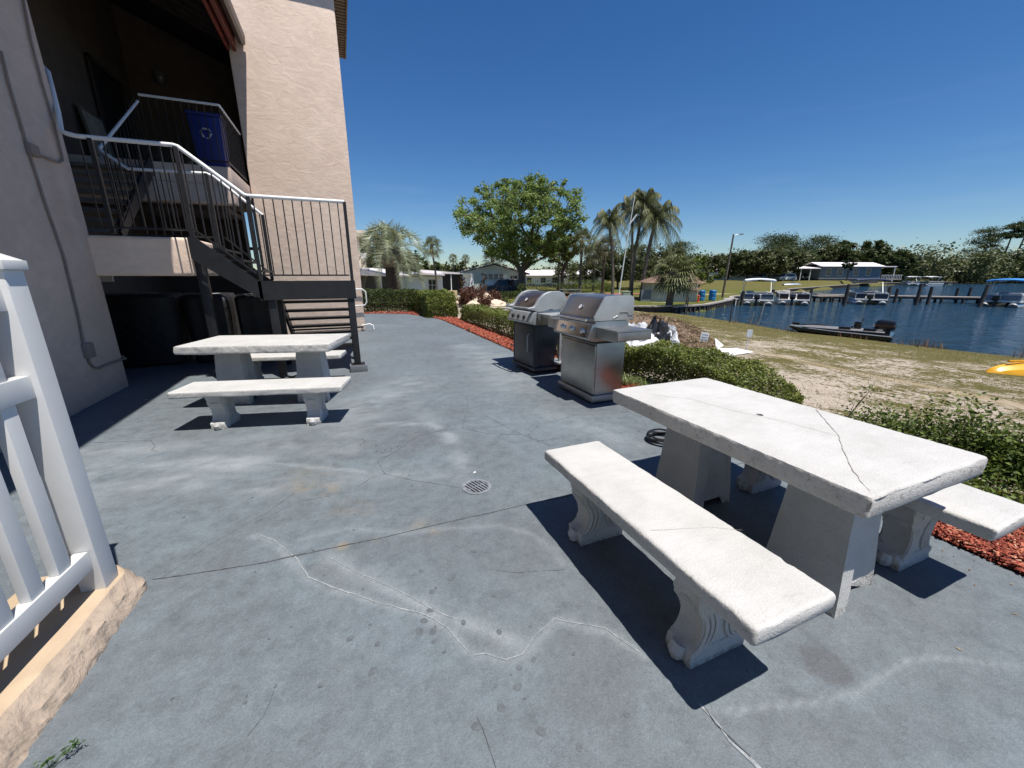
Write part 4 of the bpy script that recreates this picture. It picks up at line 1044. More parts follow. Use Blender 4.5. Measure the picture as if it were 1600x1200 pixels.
MB().box(-.42, -.245, .02, .42, .225, .10).build('base', M_SS2, g1, bevel=.004)
m = MB(); m.box(-.395, -.20, .101, .395, .20, .73); m.build('cabinet', M_SS, g1, bevel=.003)
MB().box(-.39, -.222, .115, .39, -.2005, .70).build('door', M_SS, g1, bevel=.004)
MB().box(-.405, -.225, .7305, .405, .215, .755).build('shadow_gap', M_BLACK, g1)
m = MB(); m.prism([(-.25, .756), (-.33, .775), (-.345, .80), (-.29, .955), (-.25, .965)], 'x', -.41, .41); m.build('control_panel', M_SS2, g1, bevel=.004)
MB().prism([(-.3325, .81), (-.3455, .806), (-.301, .94), (-.296, .936)], 'x', -.34, .36).build('knob_plate', M_CHR, g1)
m = MB(); m.box(-.41, -.249, .756, .41, .215, .985); m.build('firebox', M_SS2, g1, bevel=.003)
prof = [(-.262, .987), (-.262, 1.03), (-.135, 1.245), (-.10, 1.262), (.24, 1.268), (.275, 1.25), (.285, 1.2), (.285, .987)]
m = MB(); m.prism(prof, 'x', -.375, .375); hood = m.build('hood', M_SS, g1, bevel=.006)
for x0 in (-.40, .376):
    MB().prism([(y * 1.0 + .0, z + .004) for y, z in prof], 'x', x0, x0 + .024).build('hood_end', M_GREY, hood, bevel=.004)
m = MB(); m.tube([(.402, -.0, 1.0), (.404, .0, 1.02), (.404, .06, 1.045), (.404, .09, 1.085), (.404, .19, 1.085), (.404, .21, 1.05), (.404, .27, 1.05)], .004, 6); m.build('seam', M_SS2, hood)
m = MB(); m.tube([(-.33, -.325, 1.0), (.33, -.325, 1.0)], .014, 12)
for x in (-.30, .30): m.tube([(x, -.325, 1.0), (x, -.262, 1.01)], .009, 8)
m.build('handle', M_CHR, g1, smooth=True)
gauge(g1, .02, -.205, 1.13, R(58)); MB().box(-.08, -.263, 1.012, .08, -.2605, 1.024, 0).build('badge', M_CHR, g1)
for x in (-.20, .02, .25): knob(g1, x, -.322, .873, R(72), M_CHR)
for sx in (-1, 1):
    x0, x1 = (.412, .80) if sx > 0 else (-.78, -.412)
    m = MB(); m.box(x0, -.235, .905, x1, .225, .925); m.build('side_shelf', M_SS, g1, bevel=.004)
    m = MB(); m.box(x0, -.235, .80, x1 - (.012 if sx > 0 else 0), -.225, .9045); m.box(x1 - .01 if sx > 0 else x0, -.224, .815, x1 if sx > 0 else x0 + .01, .225, .9045); m.build('shelf_apron', M_SS2, g1, bevel=.002)
for x in (-.34, .34):
    for y in (-.19, .17): MB().tube([(x, y, 0.0), (x, y, .03)], .02, 10).build('foot', M_BLACK, g1)

g2 = thing('gas_grill', 'black cabinet gas grill with rounded grey lid ends and a brown lid', 'grill', (2.87, 5.80, 0), -PI / 2 + R(5))
m = MB(); m.box(-.37, -.28, .05, .37, .26, .10); m.build('base', M_CHAR, g2, bevel=.012)
m = MB(); m.prism([(-.25, .101), (.10, .101), (.21, .70), (.21, .76), (-.25, .76)], 'x', -.33, .33); m.build('cabinet', M_CHAR, g2, bevel=.006)
for x in (-.345, .331): MB().box(x, -.265, .101, x + .014, -.20, .76).build('corner_post', M_GREY if 0 else M_CHAR, g2, bevel=.003)
MB().box(.30, .20, .10, .34, .24, .78).build('rear_post', M_GREY, g2, bevel=.003); MB().box(-.34, .20, .10, -.30, .24, .78).build('rear_post', M_GREY, g2, bevel=.003)
d_ = MB().box(-.31, -.268, .125, .315, -.252, .735).build('door', M_CHAR, g2, bevel=.006)
m = MB(); m.tube([(.20, -.27, .33), (.20, -.305, .35), (.20, -.31, .47), (.20, -.305, .60), (.20, -.27, .62)], .010, 8); m.build('handle', M_GREY, d_, smooth=True)
m = MB()
for k in range(6): m.box(.331, -.13 + k * .0, .42 + k * .022, .3345, .10, .428 + k * .022)
m.build('vents', M_BLACK, g2)
m = MB(); m.prism([(-.25, .765), (-.35, .79), (-.365, .82), (-.31, .955), (-.25, .975)], 'x', -.37, .37); m.build('control_panel', M_GREY, g2, bevel=.008)
for x in (-.2, -.02, .16): knob(g2, x, -.343, .875, R(70), M_BLACK)
m = MB(); m.box(-.35, -.249, .765, .35, .24, .99); m.build('firebox', M_SS2, g2, bevel=.01)
pr2 = [(-.285, 1.0), (-.265, 1.035), (-.235, 1.09), (-.18, 1.165), (-.10, 1.225), (0, 1.25), (.14, 1.25), (.22, 1.225), (.26, 1.16), (.265, 1.0)]
lid = MB().prism(pr2, 'x', -.30, .30).build('lid', M_BRN, g2, bevel=.008)
ends = [(-.40, 1.012), (-.41, 1.03), (-.36, 1.035), (-.29, 1.045), (-.25, 1.08), (-.20, 1.16), (-.11, 1.235), (0, 1.265), (.15, 1.265), (.24, 1.235), (.285, 1.16), (.29, 1.06), (.23, 1.045), (.18, .99), (.08, .985), (.0, 1.0), (-.1, .975), (-.2, .965), (-.30, .985)]
for x0 in (-.37, .301): MB().prism(ends, 'x', x0, x0 + .068).build('lid_end', M_GREY, lid, bevel=.014, seg=3)
m = MB(); m.tube([(-.36, -.385, 1.023), (0, -.41, 1.02), (.36, -.385, 1.023)], .017, 10); m.build('handle', M_GREY, lid, smooth=True)
gauge(g2, .0, -.212, 1.13, R(52))
for sx in (-1, 1):
    x0, x1 = (.372, .74) if sx > 0 else (-.76, -.372)
    MB().box(x0, -.25, .93, x1, .22, .952).build('side_shelf', M_GREY, g2, bevel=.008)
    m = MB(); m.box(x0, -.24, .85, x0 + sx * .0 + .10 if sx > 0 else x1, -.20, .9295) if sx > 0 else m.box(x1 - .1, -.24, .85, x1, -.20, .9295); m.build('shelf_bracket', M_SS2, g2)
m = MB(); m.tube([(.35, .24, .075), (.41, .24, .075)], .075, 20); m.build('wheel', M_BLACK, g2); m = MB(); m.tube([(-.41, .24, .075), (-.35, .24, .075)], .075, 20); m.build('wheel', M_BLACK, g2)
MB().box(.0, .10, .14, .44, .30, .165).build('tank_shelf', M_GREY, g2, bevel=.004)
# ================================================================ HEDGES AND PLANTS
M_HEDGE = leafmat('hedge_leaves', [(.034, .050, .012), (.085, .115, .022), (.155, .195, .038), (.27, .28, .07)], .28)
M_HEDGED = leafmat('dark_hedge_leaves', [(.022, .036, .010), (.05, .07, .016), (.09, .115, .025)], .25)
M_TWIG = pm('twigs', (.10, .07, .045), .9, var=.4, vs=12)
M_BARK = pm('grey_brown_bark', (.13, .105, .085), .95, var=.35, vs=6, bs=30, bst=.6, bd=.02)
def hedge(name, label, x0, x1, y0, y1, h, n, size, mat_, seed=0, hole=.35, z0=None, twig=40, cat='hedge', tops=.12, group=None):
    rs = np.random.RandomState(seed); cx, cy = (x0 + x1) / 2, (y0 + y1) / 2; zb = tz(cx, cy) if z0 is None else z0
    t = thing(name, label, cat, (cx, cy, zb), group=group)
    w, l = (x1 - x0) / 2, (y1 - y0) / 2
    n = int(n * 1.25); N_ = int(n * 2.2); x = rs.uniform(-1, 1, N_); y = rs.uniform(-1, 1, N_); z = rs.uniform(0.03, 1, N_) ** 1.0
    # push towards the clipped surface, keep clumps and gaps
    k = rs.rand(N_); ax = rs.choice([0, 0, 0, 1, 2, 2], N_); sh = 1 - np.abs(rs.normal(0, .13, N_))
    x = np.where(ax == 0, np.sign(x) * sh, x); y = np.where(ax == 1, np.sign(y) * np.clip(1 - np.abs(rs.normal(0, .1 * w / l, N_)), 0, 1), y); z = np.where(ax >= 2, sh, z)
    X_ = x * w * (1 - .06 * z) + cx; Y_ = y * l + cy
    bumpy = 1 + tops * vnoise(X_, Y_, 2.2, seed) + .06 * vnoise(X_, Y_, 8, seed + 5)
    Z_ = z * h * bumpy * np.clip((1.02 - np.abs(y)) * l / .35, .15, 1) ** .35
    X_ = X_ + .05 * vnoise(Y_ * 1., Z_ * 2, 3, seed + 2) + rs.normal(0, .015, N_)
    dens = vnoise(X_ * 1.3 + Z_ * 2.1, Y_ * 1.3 + Z_, 5, seed + 9)
    keep = dens > rs.uniform(-1.1, hole, N_) - .55
    P = np.stack([X_ - cx, Y_ - cy, Z_], 1)[keep][:n]
    leaf_obj('foliage', P, size, mat_, t, seed, .35, .55)
    m = MB(); r2 = random.Random(seed)
    for _ in range(twig):
        a, b_ = r2.uniform(-w * .7, w * .7), r2.uniform(-l, l); hh_ = h * r2.uniform(.5, .98)
        p0 = Vector((a * .7, b_, 0)); p1 = Vector((a + r2.uniform(-.06, .06), b_ + r2.uniform(-.1, .1), hh_ * .55)); p2 = Vector((a + r2.uniform(-.12, .12), b_ + r2.uniform(-.16, .16), hh_))
        m.tube([p0, p1, p2], [.008, .005, .002], 4, caps=False)
        for __ in range(3): m.tube([p1, p1 + Vector((r2.uniform(-.12, .12), r2.uniform(-.15, .15), r2.uniform(.05, .25)))], [.003, .0015], 3, caps=False)
    m.build('stems', M_TWIG, t)
    return t
hedge('clipped_hedge', 'long low clipped hedge in the red mulch behind the black grill', 3.62, 4.3, 5.2, 13.3, .55, 34000, .042, M_HEDGE, 2, z0=0.0, twig=150)
hedge('clipped_hedge', 'clipped leafy hedge directly behind the stainless grill and the near table', 3.72, 4.55, 2.6, 5.05, .54, 36000, .033, M_HEDGE, 3, z0=-.03, twig=90, hole=.5, tops=.3)
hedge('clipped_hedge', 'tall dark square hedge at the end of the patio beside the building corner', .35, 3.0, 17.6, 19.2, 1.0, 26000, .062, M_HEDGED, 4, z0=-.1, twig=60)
hedge('clipped_hedge', 'tall leafy hedge corner where the patio end meets the mulch strip', 2.75, 3.9, 14.6, 17.55, .95, 24000, .06, M_HEDGE, 5, z0=-.05, twig=60)
M_BUSH = leafmat('fresh_bush_leaves', [(.022, .040, .009), (.06, .095, .018), (.12, .17, .03), (.20, .25, .05)], .3)
def bush(label, cx, cy, r, h, n, size, seed, mat_=None, name='bush', twig=26, cat='bush', z=None, zlo=.25):
    rs = np.random.RandomState(seed); zb = tz(cx, cy) if z is None else z; t = thing(name, label, cat, (cx, cy, zb))
    cl = rs.normal(size=(14, 3)); cl /= np.linalg.norm(cl, axis=1)[:, None]; cl *= rs.uniform(.45, .95, 14)[:, None]; cl[:, 2] = np.abs(cl[:, 2])
    k = rs.randint(0, 14, n); P = cl[k] + rs.normal(0, .22, (n, 3)); P[:, :2] *= r; P[:, 2] = np.abs(P[:, 2]) * h * (1 - zlo) + h * zlo * rs.rand(n) ** .3
    leaf_obj('foliage', P, size, mat_ or M_HEDGE, t, seed, .35, .55)
    m = MB(); r2 = random.Random(seed)
    for i in range(twig):
        c = cl[i % 14]; m.tube([(r2.uniform(-.04, .04), r2.uniform(-.04, .04), 0), (c[0] * r * .4, c[1] * r * .4, h * .35), (c[0] * r + r2.uniform(-.1, .1) * r, c[1] * r + r2.uniform(-.1, .1) * r, h * (zlo + c[2] * (1 - zlo)))], [.010, .007, .002], 4, caps=False)
    m.build('stems', M_TWIG, t); return t
for i, (x, y, r, h, n, lb) in enumerate(((4.30, 1.80, .26, .50, 2200, 'small loose green bush on the sand just past the far edge of the near table'), (4.35, 1.36, .36, .60, 5200, 'full green bush on the sand behind the near table'),
        (4.38, .82, .37, .62, 6000, 'full green bush above the mulch by the near table corner'), (4.32, .30, .40, .64, 7000, 'large green bush beside the red mulch at the photo edge'), (4.35, -.25, .42, .64, 4500, 'green bush at the very edge of the photo above the last bench'),
        (3.85, .95, .22, .33, 1000, 'low spreading shrub with bright leaves between bushes and mulch'))):
    bush(lb, x, y, r, h, n, .034, 30 + i, M_BUSH, z=-.06)
# dry sprig leaning over the sand
t = thing('dead_twig', 'leaning brown twig with a few leaves beside the near table hedge', 'twig', (4.62, 2.25, -.12), 0); m = MB()
m.tube([(0, 0, 0), (.05, -.03, .22), (.16, -.10, .50)], [.009, .007, .003], 6)
m.tube([(.05, -.03, .22), (.16, .0, .34)], [.005, .002], 5); m.tube([(.09, -.05, .33), (.05, -.12, .46)], [.004, .002], 5); m.build('stems', M_TWIG, t)
rs = np.random.RandomState(9); leaf_obj('leaves', np.concatenate([rs.normal((.16, -.10, .5), .05, (45, 3)), rs.normal((.15, 0, .35), .03, (14, 3))]), .035, M_HEDGE, t, 9)
# strappy grass clumps by the grill
M_LIR = leafmat('strappy_leaves', [(.05, .09, .02), (.12, .17, .05), (.28, .30, .14)], .3)
def grass_clump(label, x, y, r, h, n, seed, z=0.0):
    rs = np.random.RandomState(seed); t = thing('grass_clump', label, 'plant', (x, y, z), group='strappy grass clumps in the mulch'); V = []; Fq = []
    for k in range(n):
        a = rs.uniform(0, 2 * PI); b0 = rs.normal(0, r * .25, 2); L = h * rs.uniform(.6, 1.25); c_, s_ = math.cos(a), math.sin(a); w = .005
        pts = [(b0[0] + c_ * r * f * 1.3 * (L / h), b0[1] + s_ * r * f * 1.3 * (L / h), L * (f * 1.7 - f * f * 1.15)) for f in (0, .35, .7, 1.0)]
        o = len(V)
        for i, p in enumerate(pts):
            ww = w * (1, 1, .8, .1)[i]; V.append((p[0] - s_ * ww, p[1] + c_ * ww, p[2])); V.append((p[0] + s_ * ww, p[1] - c_ * ww, p[2]))
        for i in range(3): Fq.append((o + 2 * i, o + 2 * i + 1, o + 2 * i + 3, o + 2 * i + 2))
    np_mesh('leaves', V, Fq, M_LIR, t)
    m = MB(); m.lathe([(.03, 0), (.02, .03)], 8); m.build('crown', M_TWIG, t); return t
for i, (x, y, lb) in enumerate(((3.50, 4.35, 'green strappy clump of grass right beside the stainless grill'), (3.62, 3.95, 'second strappy clump of grass along the hedge from the stainless grill'), (3.60, 3.5, 'strappy grass clump half hidden by the back corner of the near table'), (3.45, 4.85, 'strappy grass clump seen in the gap between the two grills'))):
    grass_clump(lb, x, y, .20, .22, 130, 60 + i)
# low black garden lights in the mulch
for i, (px, py) in enumerate(((694, 497), (731, 519), (797, 544))):
    p = GP(px, py); t = thing('garden_light', ('small black garden light at the far end of the mulch strip', 'small black garden light midway along the mulch strip', 'small black garden light nearest the black grill')[i], 'garden light', (p.x + .04, p.y, 0), group='garden lights along the mulch')
    MB().lathe([(.012, 0), (.012, .06)], 8).build('stake', M_BLACK, t); MB().lathe([(.03, .06), (.034, .075), (.02, .095)], 10).build('head', M_BLACK, t)

# ================================================================ BEACH OBJECTS
M_STRAW = leafmat('brown_yard_waste', [(.12, .08, .055), (.24, .165, .105), (.38, .27, .18), (.15, .14, .07)], .1, .9)
def mound(name, label, cat, c, rx, ry, h, n, size, seed, mat_):
    rs = np.random.RandomState(seed); zb = tz(*c); t = thing(name, label, cat, (c[0], c[1], zb - .05))
    secs = []
    for i in range(10):
        f = i / 9.; sec = []
        for k in range(28):
            a = 2 * PI * k / 28; r_ = math.cos(f * PI / 2) ** .8 * (1 + .12 * mnoise.noise(Vector((math.cos(a) * 2, math.sin(a) * 2, f * 3 + seed))))
            sec.append((rx * r_ * math.cos(a), ry * r_ * math.sin(a), h * math.sin(f * PI / 2) * (1 + .1 * mnoise.noise(Vector((math.cos(a), math.sin(a), seed))))))
        secs.append(sec)
    MB().loft(secs).build('pile', pm('earthy_pile', (.19, .135, .09), 1., var=.4, vs=8, bst=.6, bd=.05) if 'earthy_pile' not in bpy.data.materials else bpy.data.materials['earthy_pile'], t, smooth=True)
    u = rs.rand(n); a = rs.uniform(0, 2 * PI, n); r_ = np.sqrt(rs.rand(n)) * 1.06
    P = np.stack([rx * r_ * np.cos(a), ry * r_ * np.sin(a), h * np.sqrt(np.clip(1 - (r_ / 1.06) ** 2, 0, 1)) + rs.normal(.0, .03, n)], 1)
    leaf_obj('straw', P, size, mat_, t, seed, .2, .12); return t
mound('debris_pile', 'wide brown mound of raked leaves and straw behind the stainless grill', 'debris pile', (8.2, 9.6), 1.7, 2.2, .85, 9000, .16, 4, M_STRAW)
mound('debris_pile', 'low tangled brown heap of dry vines beside the small lettered sign', 'debris pile', (7.6, 7.5), 1.2, .9, .30, 4200, .16, 5, M_STRAW)
# crumpled grey and black tarp
c = GP(1012, 545, -.35); t = thing('tarp_bundle', 'crumpled white and black tarp bundle beside the brown mound', 'tarp', (6.35, 7.05, tz(6.35, 7.05)))
def crumple(rx, ry, h, seed, mat_, nm, off=(0, 0, 0), amp=.28):
    secs = []; 
    for i in range(16):
        f = i / 15.; sec = []
        for k in range(36):
            a = 2 * PI * k / 36; d = Vector((math.cos(a), math.sin(a), f * 2 + seed))
            r_ = math.cos(f * PI / 2 * .97) ** .7 * (1 + amp * (abs(mnoise.noise(d * 1.7)) * 2 - .5) + .12 * mnoise.noise(d * 5))
            sec.append((off[0] + rx * r_ * math.cos(a), off[1] + ry * r_ * math.sin(a), off[2] + h * math.sin(f * PI / 2) * (1 + .35 * mnoise.noise(d * 2.3))))
        secs.append(sec)
    return MB().loft(secs).build(nm, mat_, t)
M_TW = pm('white_plastic_sheet', (.62, .64, .66), .35, var=.1, bst=.5, bs=10, bd=.03); M_TB = pm('black_plastic_sheet', (.02, .02, .023), .3, bst=.5, bs=10, bd=.03)
crumple(.55, .45, .62, 1, M_TW, 'white_sheet', (-.35, .1, 0)); crumple(.34, .36, .72, 7, M_TB, 'black_sheet', (.12, -.02, 0)); crumple(.20, .25, .52, 12, M_TW, 'grey_fold', (.36, -.16, .1), .4); crumple(.25, .2, .3, 15, M_TW, 'grey_fold', (-.15, -.45, 0), .4)
# white sheet lying on sand
p = GP(1142, 552, -.52)
t = thing('white_sheet', 'bent white plastic board lying on the sand beside the small signs', 'board', (p.x, p.y, tz(p.x, p.y)), R(8))
m = MB(); m.add([(-.5, -.22, .02), (.55, -.30, .03), (.62, .2, .05), (-.1, .3, .10), (-.5, .12, .06), (-.28, .30, .33), (-.12, .42, .36), (.1, .28, .16)], [(0, 1, 2, 3, 4), (4, 3, 7, 6, 5)])
o = m.build('board', pm('white_board', (.72, .72, .7), .6), t); md = o.modifiers.new('thick', 'SOLIDIFY'); md.thickness = .015
# stake signs
def stake_sign(label, px, py, zg, h, w, hh_, rz, lines, lean=0):
    p = GP(px, py, zg); z = tz(p.x, p.y); t = thing('stake_sign', label, 'sign', (p.x, p.y, z), -YAW + rz)
    MB().box(-.014, -.01, -.05, .014, .01, h).build('stake', M_WPIPE, t)
    MB().box(-w / 2, -.026, h - hh_, w / 2, -.0105, h).build('panel', pm('weathered_sign_panel', (.66, .70, .74), .6) if 'weathered_sign_panel' not in bpy.data.materials else bpy.data.materials['weathered_sign_panel'], t)
    if lines:
        m = MB(); rr_ = random.Random(4)
        for i, zf in enumerate(lines):
            x = -w * .36
            while x < w * .34:
                ww = rr_.uniform(.012, .03); m.box(x, -.029, h - hh_ * zf - .018, x + ww, -.0265, h - hh_ * zf + .006); x += ww + .012
        m.build('lettering', pm('dark_blue_ink', (.03, .04, .09), .6), t)
    t.rotation_euler[1] = lean
stake_sign('small pale sign with dark lettering on a stake between hedge and beach', 1093, 553, -.5, .56, .22, .24, R(5), (.22, .5, .76), R(8))
stake_sign('taller blank grey sign on a thin white stake nearer the water', 1165, 549, -.55, .62, .13, .2, R(-25), (), R(3))
def pole(label, px, py, zg, h, r, lean, mat_, name='stake', cat='stake', Y=None):
    p = GP(px, py, zg) if Y is None else PX(px, py, Y); o = MB().tube([(0, 0, -.3), (0, 0, h * .5), (0, 0, h)], [r, r * .95, r * .85], 8).build(name, mat_); o.location = p; o.rotation_euler = (0, lean, -YAW); tag(o, label, cat); return o
M_PILE = pm('weathered_piling', (.055, .048, .042), .9, var=.4, vs=4, scale=(1, 1, .3))
M_PILEG = pm('grey_post', (.22, .22, .21), .8, var=.3)
pole('thin dark pole rising from the shore left of the small signs', 1140, 505, -1.1, 1.25, .035, 0, M_PILE)
pole('short leaning grey stake in the shallow water beyond the blank sign', 1172, 507, -1.2, .75, .04, R(9), M_PILEG)
pole('leaning grey post standing in the water in front of the docked boats', 1185, 505, -1.2, 1.25, .055, R(8), M_PILEG)
pole('thin dark post beside the seawall corner', 1073, 491, -1.2, 1.2, .04, 0, M_PILE)
# yellow kayak upside down on the sand
t = thing('kayak', 'bright yellow kayak lying upside down on the beach at the photo edge', 'kayak', (16.1, 3.65, tz(16.2, 3.75) - .02), R(-22)); t.scale = (1.05, 1.1, 1.35)
secs = []
for i in range(25):
    f = i / 24.; x = -1.7 + 3.4 * f; w = .36 * math.sin(PI * min(1, max(0, f))) ** .55 + .004; sec = []
    for k in range(15):
        a = PI * k / 14; rid = 1 + .06 * math.cos(a * 10)
        sec.append((x, w * math.cos(a) * 1.0, .30 * math.sin(a) ** .8 * (math.sin(PI * f) ** .3 if 0 < f < 1 else .02) * rid + .02))
    secs.append(sec)
M_YEL = pm('yellow_plastic', (.72, .36, .015), .35, var=.1)
MB().loft(secs).build('hull', M_YEL, t, smooth=True); MB().box(-1.2, -.02, .30, 1.2, .02, .34).build('keel', M_YEL, t, bevel=.01)
# bass boat on the shore
p0, p1 = GP(1230, 517, -1.13), GP(1405, 534, -1.2); mid = (p0 + p1) / 2; ln = (p1 - p0).length; ang = math.atan2(p1.y - p0.y, p1.x - p0.x)
t = thing('bass_boat', 'low dark fishing boat with black outboard motor pulled up on the shore', 'boat', (mid.x + .15, mid.y, -1.36), ang)
L = ln; secs = []
for i in range(17):
    f = i / 16.; x = -L / 2 + L * f * .93; w = .82 * min(1, (f * 1.9 + .03)) ** .6; dk = .42 + .06 * (1 - f); kl = (dk + .02) * (1 - f) ** 4 - .1
    secs.append([(x - .0 * (1 - f), -w, dk), (x, -w * 1.02, dk - .06), (x, -w * .86, min(.08 + kl, dk - .07)), (x, 0, min(kl, dk - .08)), (x, w * .86, min(.08 + kl, dk - .07)), (x, w * 1.02, dk - .06), (x, w, dk), (x, w * .92, dk + .02), (x, -w * .92, dk + .02)])
M_BHULL = pm('black_gelcoat', (.012, .013, .017), .15, bst=.02); M_BSIL = pm('silver_gelcoat', (.30, .31, .32), .3); M_BDECK = pm('grey_boat_carpet', (.16, .16, .165), .95)
h_ = MB().loft(secs).build('hull', M_BHULL, t, smooth=False)
m = MB()
for sy in (-1, 1):
    m.tube([(-L / 2 + L * f * .93, sy * (.82 * min(1, (f * 1.9 + .03)) ** .6 * 1.0 + .004), .40 + .10 * (1 - f)) for f in [i / 12. for i in range(13)]], .022, 6)
m.build('stripe', M_BSIL, h_)
m = MB(); m.prism([(-L * .36, -.5), (L * .36, -.72), (L * .36, .72), (-L * .36, .5)], 'z', .50, .535); m.build('deck', M_BDECK, t)
for x, y in ((-.1, -.3), (-.1, .3), (.75, -.3), (.75, .3)):
    MB().box(x, y - .2, .535, x + .42, y + .2, .66).build('seat', M_BHULL, t, bevel=.04); 
MB().box(.35, .16, .535, .62, .56, .86).build('console', M_BHULL, t, bevel=.06)
m = MB(); m.tube([(.60 + .0, .36 + .15 * math.cos(a), .92 + .15 * math.sin(a)) for a in [i * PI / 8 for i in range(17)]], .014, 6); m.build('steering_wheel', M_BLACK, t)
m = MB(); m.tube([(-L * .45, -.2, .58), (-L * .22, -.1, .64), (-.6, 0, .62)], .03, 8); m.box(-L * .47, -.28, .56, -L * .40, -.12, .68); m.build('trolling_motor', M_BLACK, t)
x = L / 2 * .86 - .42
m = MB(); m.loft([[(x + .10 + u * s_ * .34, v * s_ * .20, z) for u, v in ((-1, -.7), (-.7, -1), (.8, -1), (1, -.6), (1, .6), (.8, 1), (-.7, 1), (-1, .7))] for z, s_ in ((.60, .86), (.68, 1.), (.86, 1.), (.98, .86), (1.02, .6))]); mo = m.build('motor_cowling', M_BHULL, t, bevel=.02)
MB().box(x + .05, -.09, -.35, x + .30, .09, .60).build('motor_leg', M_BLACK, mo, bevel=.02)
MB().box(x - .28, -.205, .76, x + .42, .205, .775).build('stripe', pm('red_decal', (.25, .06, .05), .4), mo)

# ---------------------------------------------------------------- seawall
M_SEAW = pm('seawall_concrete', (.30, .27, .235), .9, var=.3, vs=2); M_SEAT_ = pm('dark_seawall_timber', (.05, .042, .034), .9, var=.4, scale=(6, 6, 1))
def seawall(label, pts, top, bot):
    t = thing('seawall', label, 'seawall', (pts[0][0], pts[0][1], bot)); m = MB(); c_ = MB()
    for a, b_ in zip(pts[:-1], pts[1:]):
        A_, B_ = Vector((*a, (top + bot) / 2)), Vector((*b_, (top + bot) / 2)); d = (B_ - A_); l = d.length; n_ = max(1, int(l / .55))
        m.bar(A_, B_, .16, top - bot - .1)
        for k in range(n_):
            q = A_.lerp(B_, (k + .5) / n_); s_ = Vector((d.y, -d.x, 0)).normalized() * .11
            m.box(q.x + s_.x - .07, q.y + s_.y - .07, bot, q.x + s_.x + .07, q.y + s_.y + .07, top - .12)
        c_.bar(Vector((*a, top - .03)), Vector((*b_, top - .03)), .42, .10)
    m.build('planks', M_SEAT_, t, world=True); c_.build('cap', M_SEAW, t, world=True)
seawall('dark timber seawall with concrete cap running from the beach along the park lawn', [(22.0, 22.6), (25.9, 23.2), (34, 27.4), (38.5, 31.2), (44, 33.5), (64, 42)], -.68, -1.7)
seawall('curved low retaining wall between the beach mound and the park lawn', [(22.0, 22.7), (20.4, 22.9), (18.2, 23.9), (15.5, 25.8), (12.5, 28.5), (8, 31)], -.62, -1.1)
seawall('long low seawall below the far grassy bank', [(64, 42.2)] + [xy(GP(*p, -1.2)) for p in ((1300, 451), (1350, 447), (1420, 444.2), (1478, 441))], -.55, -1.7)
# ================================================================ TREES
M_OAK = leafmat('tree_leaves', [(.065, .105, .025), (.13, .19, .045), (.20, .28, .07), (.30, .36, .12)], .42)
M_OAKD = leafmat('dark_tree_leaves', [(.024, .040, .012), (.05, .072, .018), (.09, .11, .03)], .25)
M_OAKY = leafmat('yellow_green_leaves', [(.05, .075, .014), (.10, .135, .022), (.17, .20, .04)], .35)
M_PALM = leafmat('palm_leaves', [(.05, .065, .022), (.11, .13, .045), (.21, .21, .10)], .2)
M_PALMD = leafmat('dull_palm_leaves', [(.03, .038, .016), (.07, .08, .03), (.18, .15, .08)], .15)
M_PINDO = leafmat('blue_green_palm_leaves', [(.09, .115, .06), (.22, .25, .14), (.42, .44, .29)], .2, .4)
M_PTRUNK = pm('palm_trunk', (.15, .12, .095), .95, var=.35, vs=3, scale=(1, 1, 5), bst=.5, bd=.03)
M_RED = leafmat('dark_red_leaves', [(.05, .02, .014), (.10, .04, .025), (.18, .09, .055)], .25)
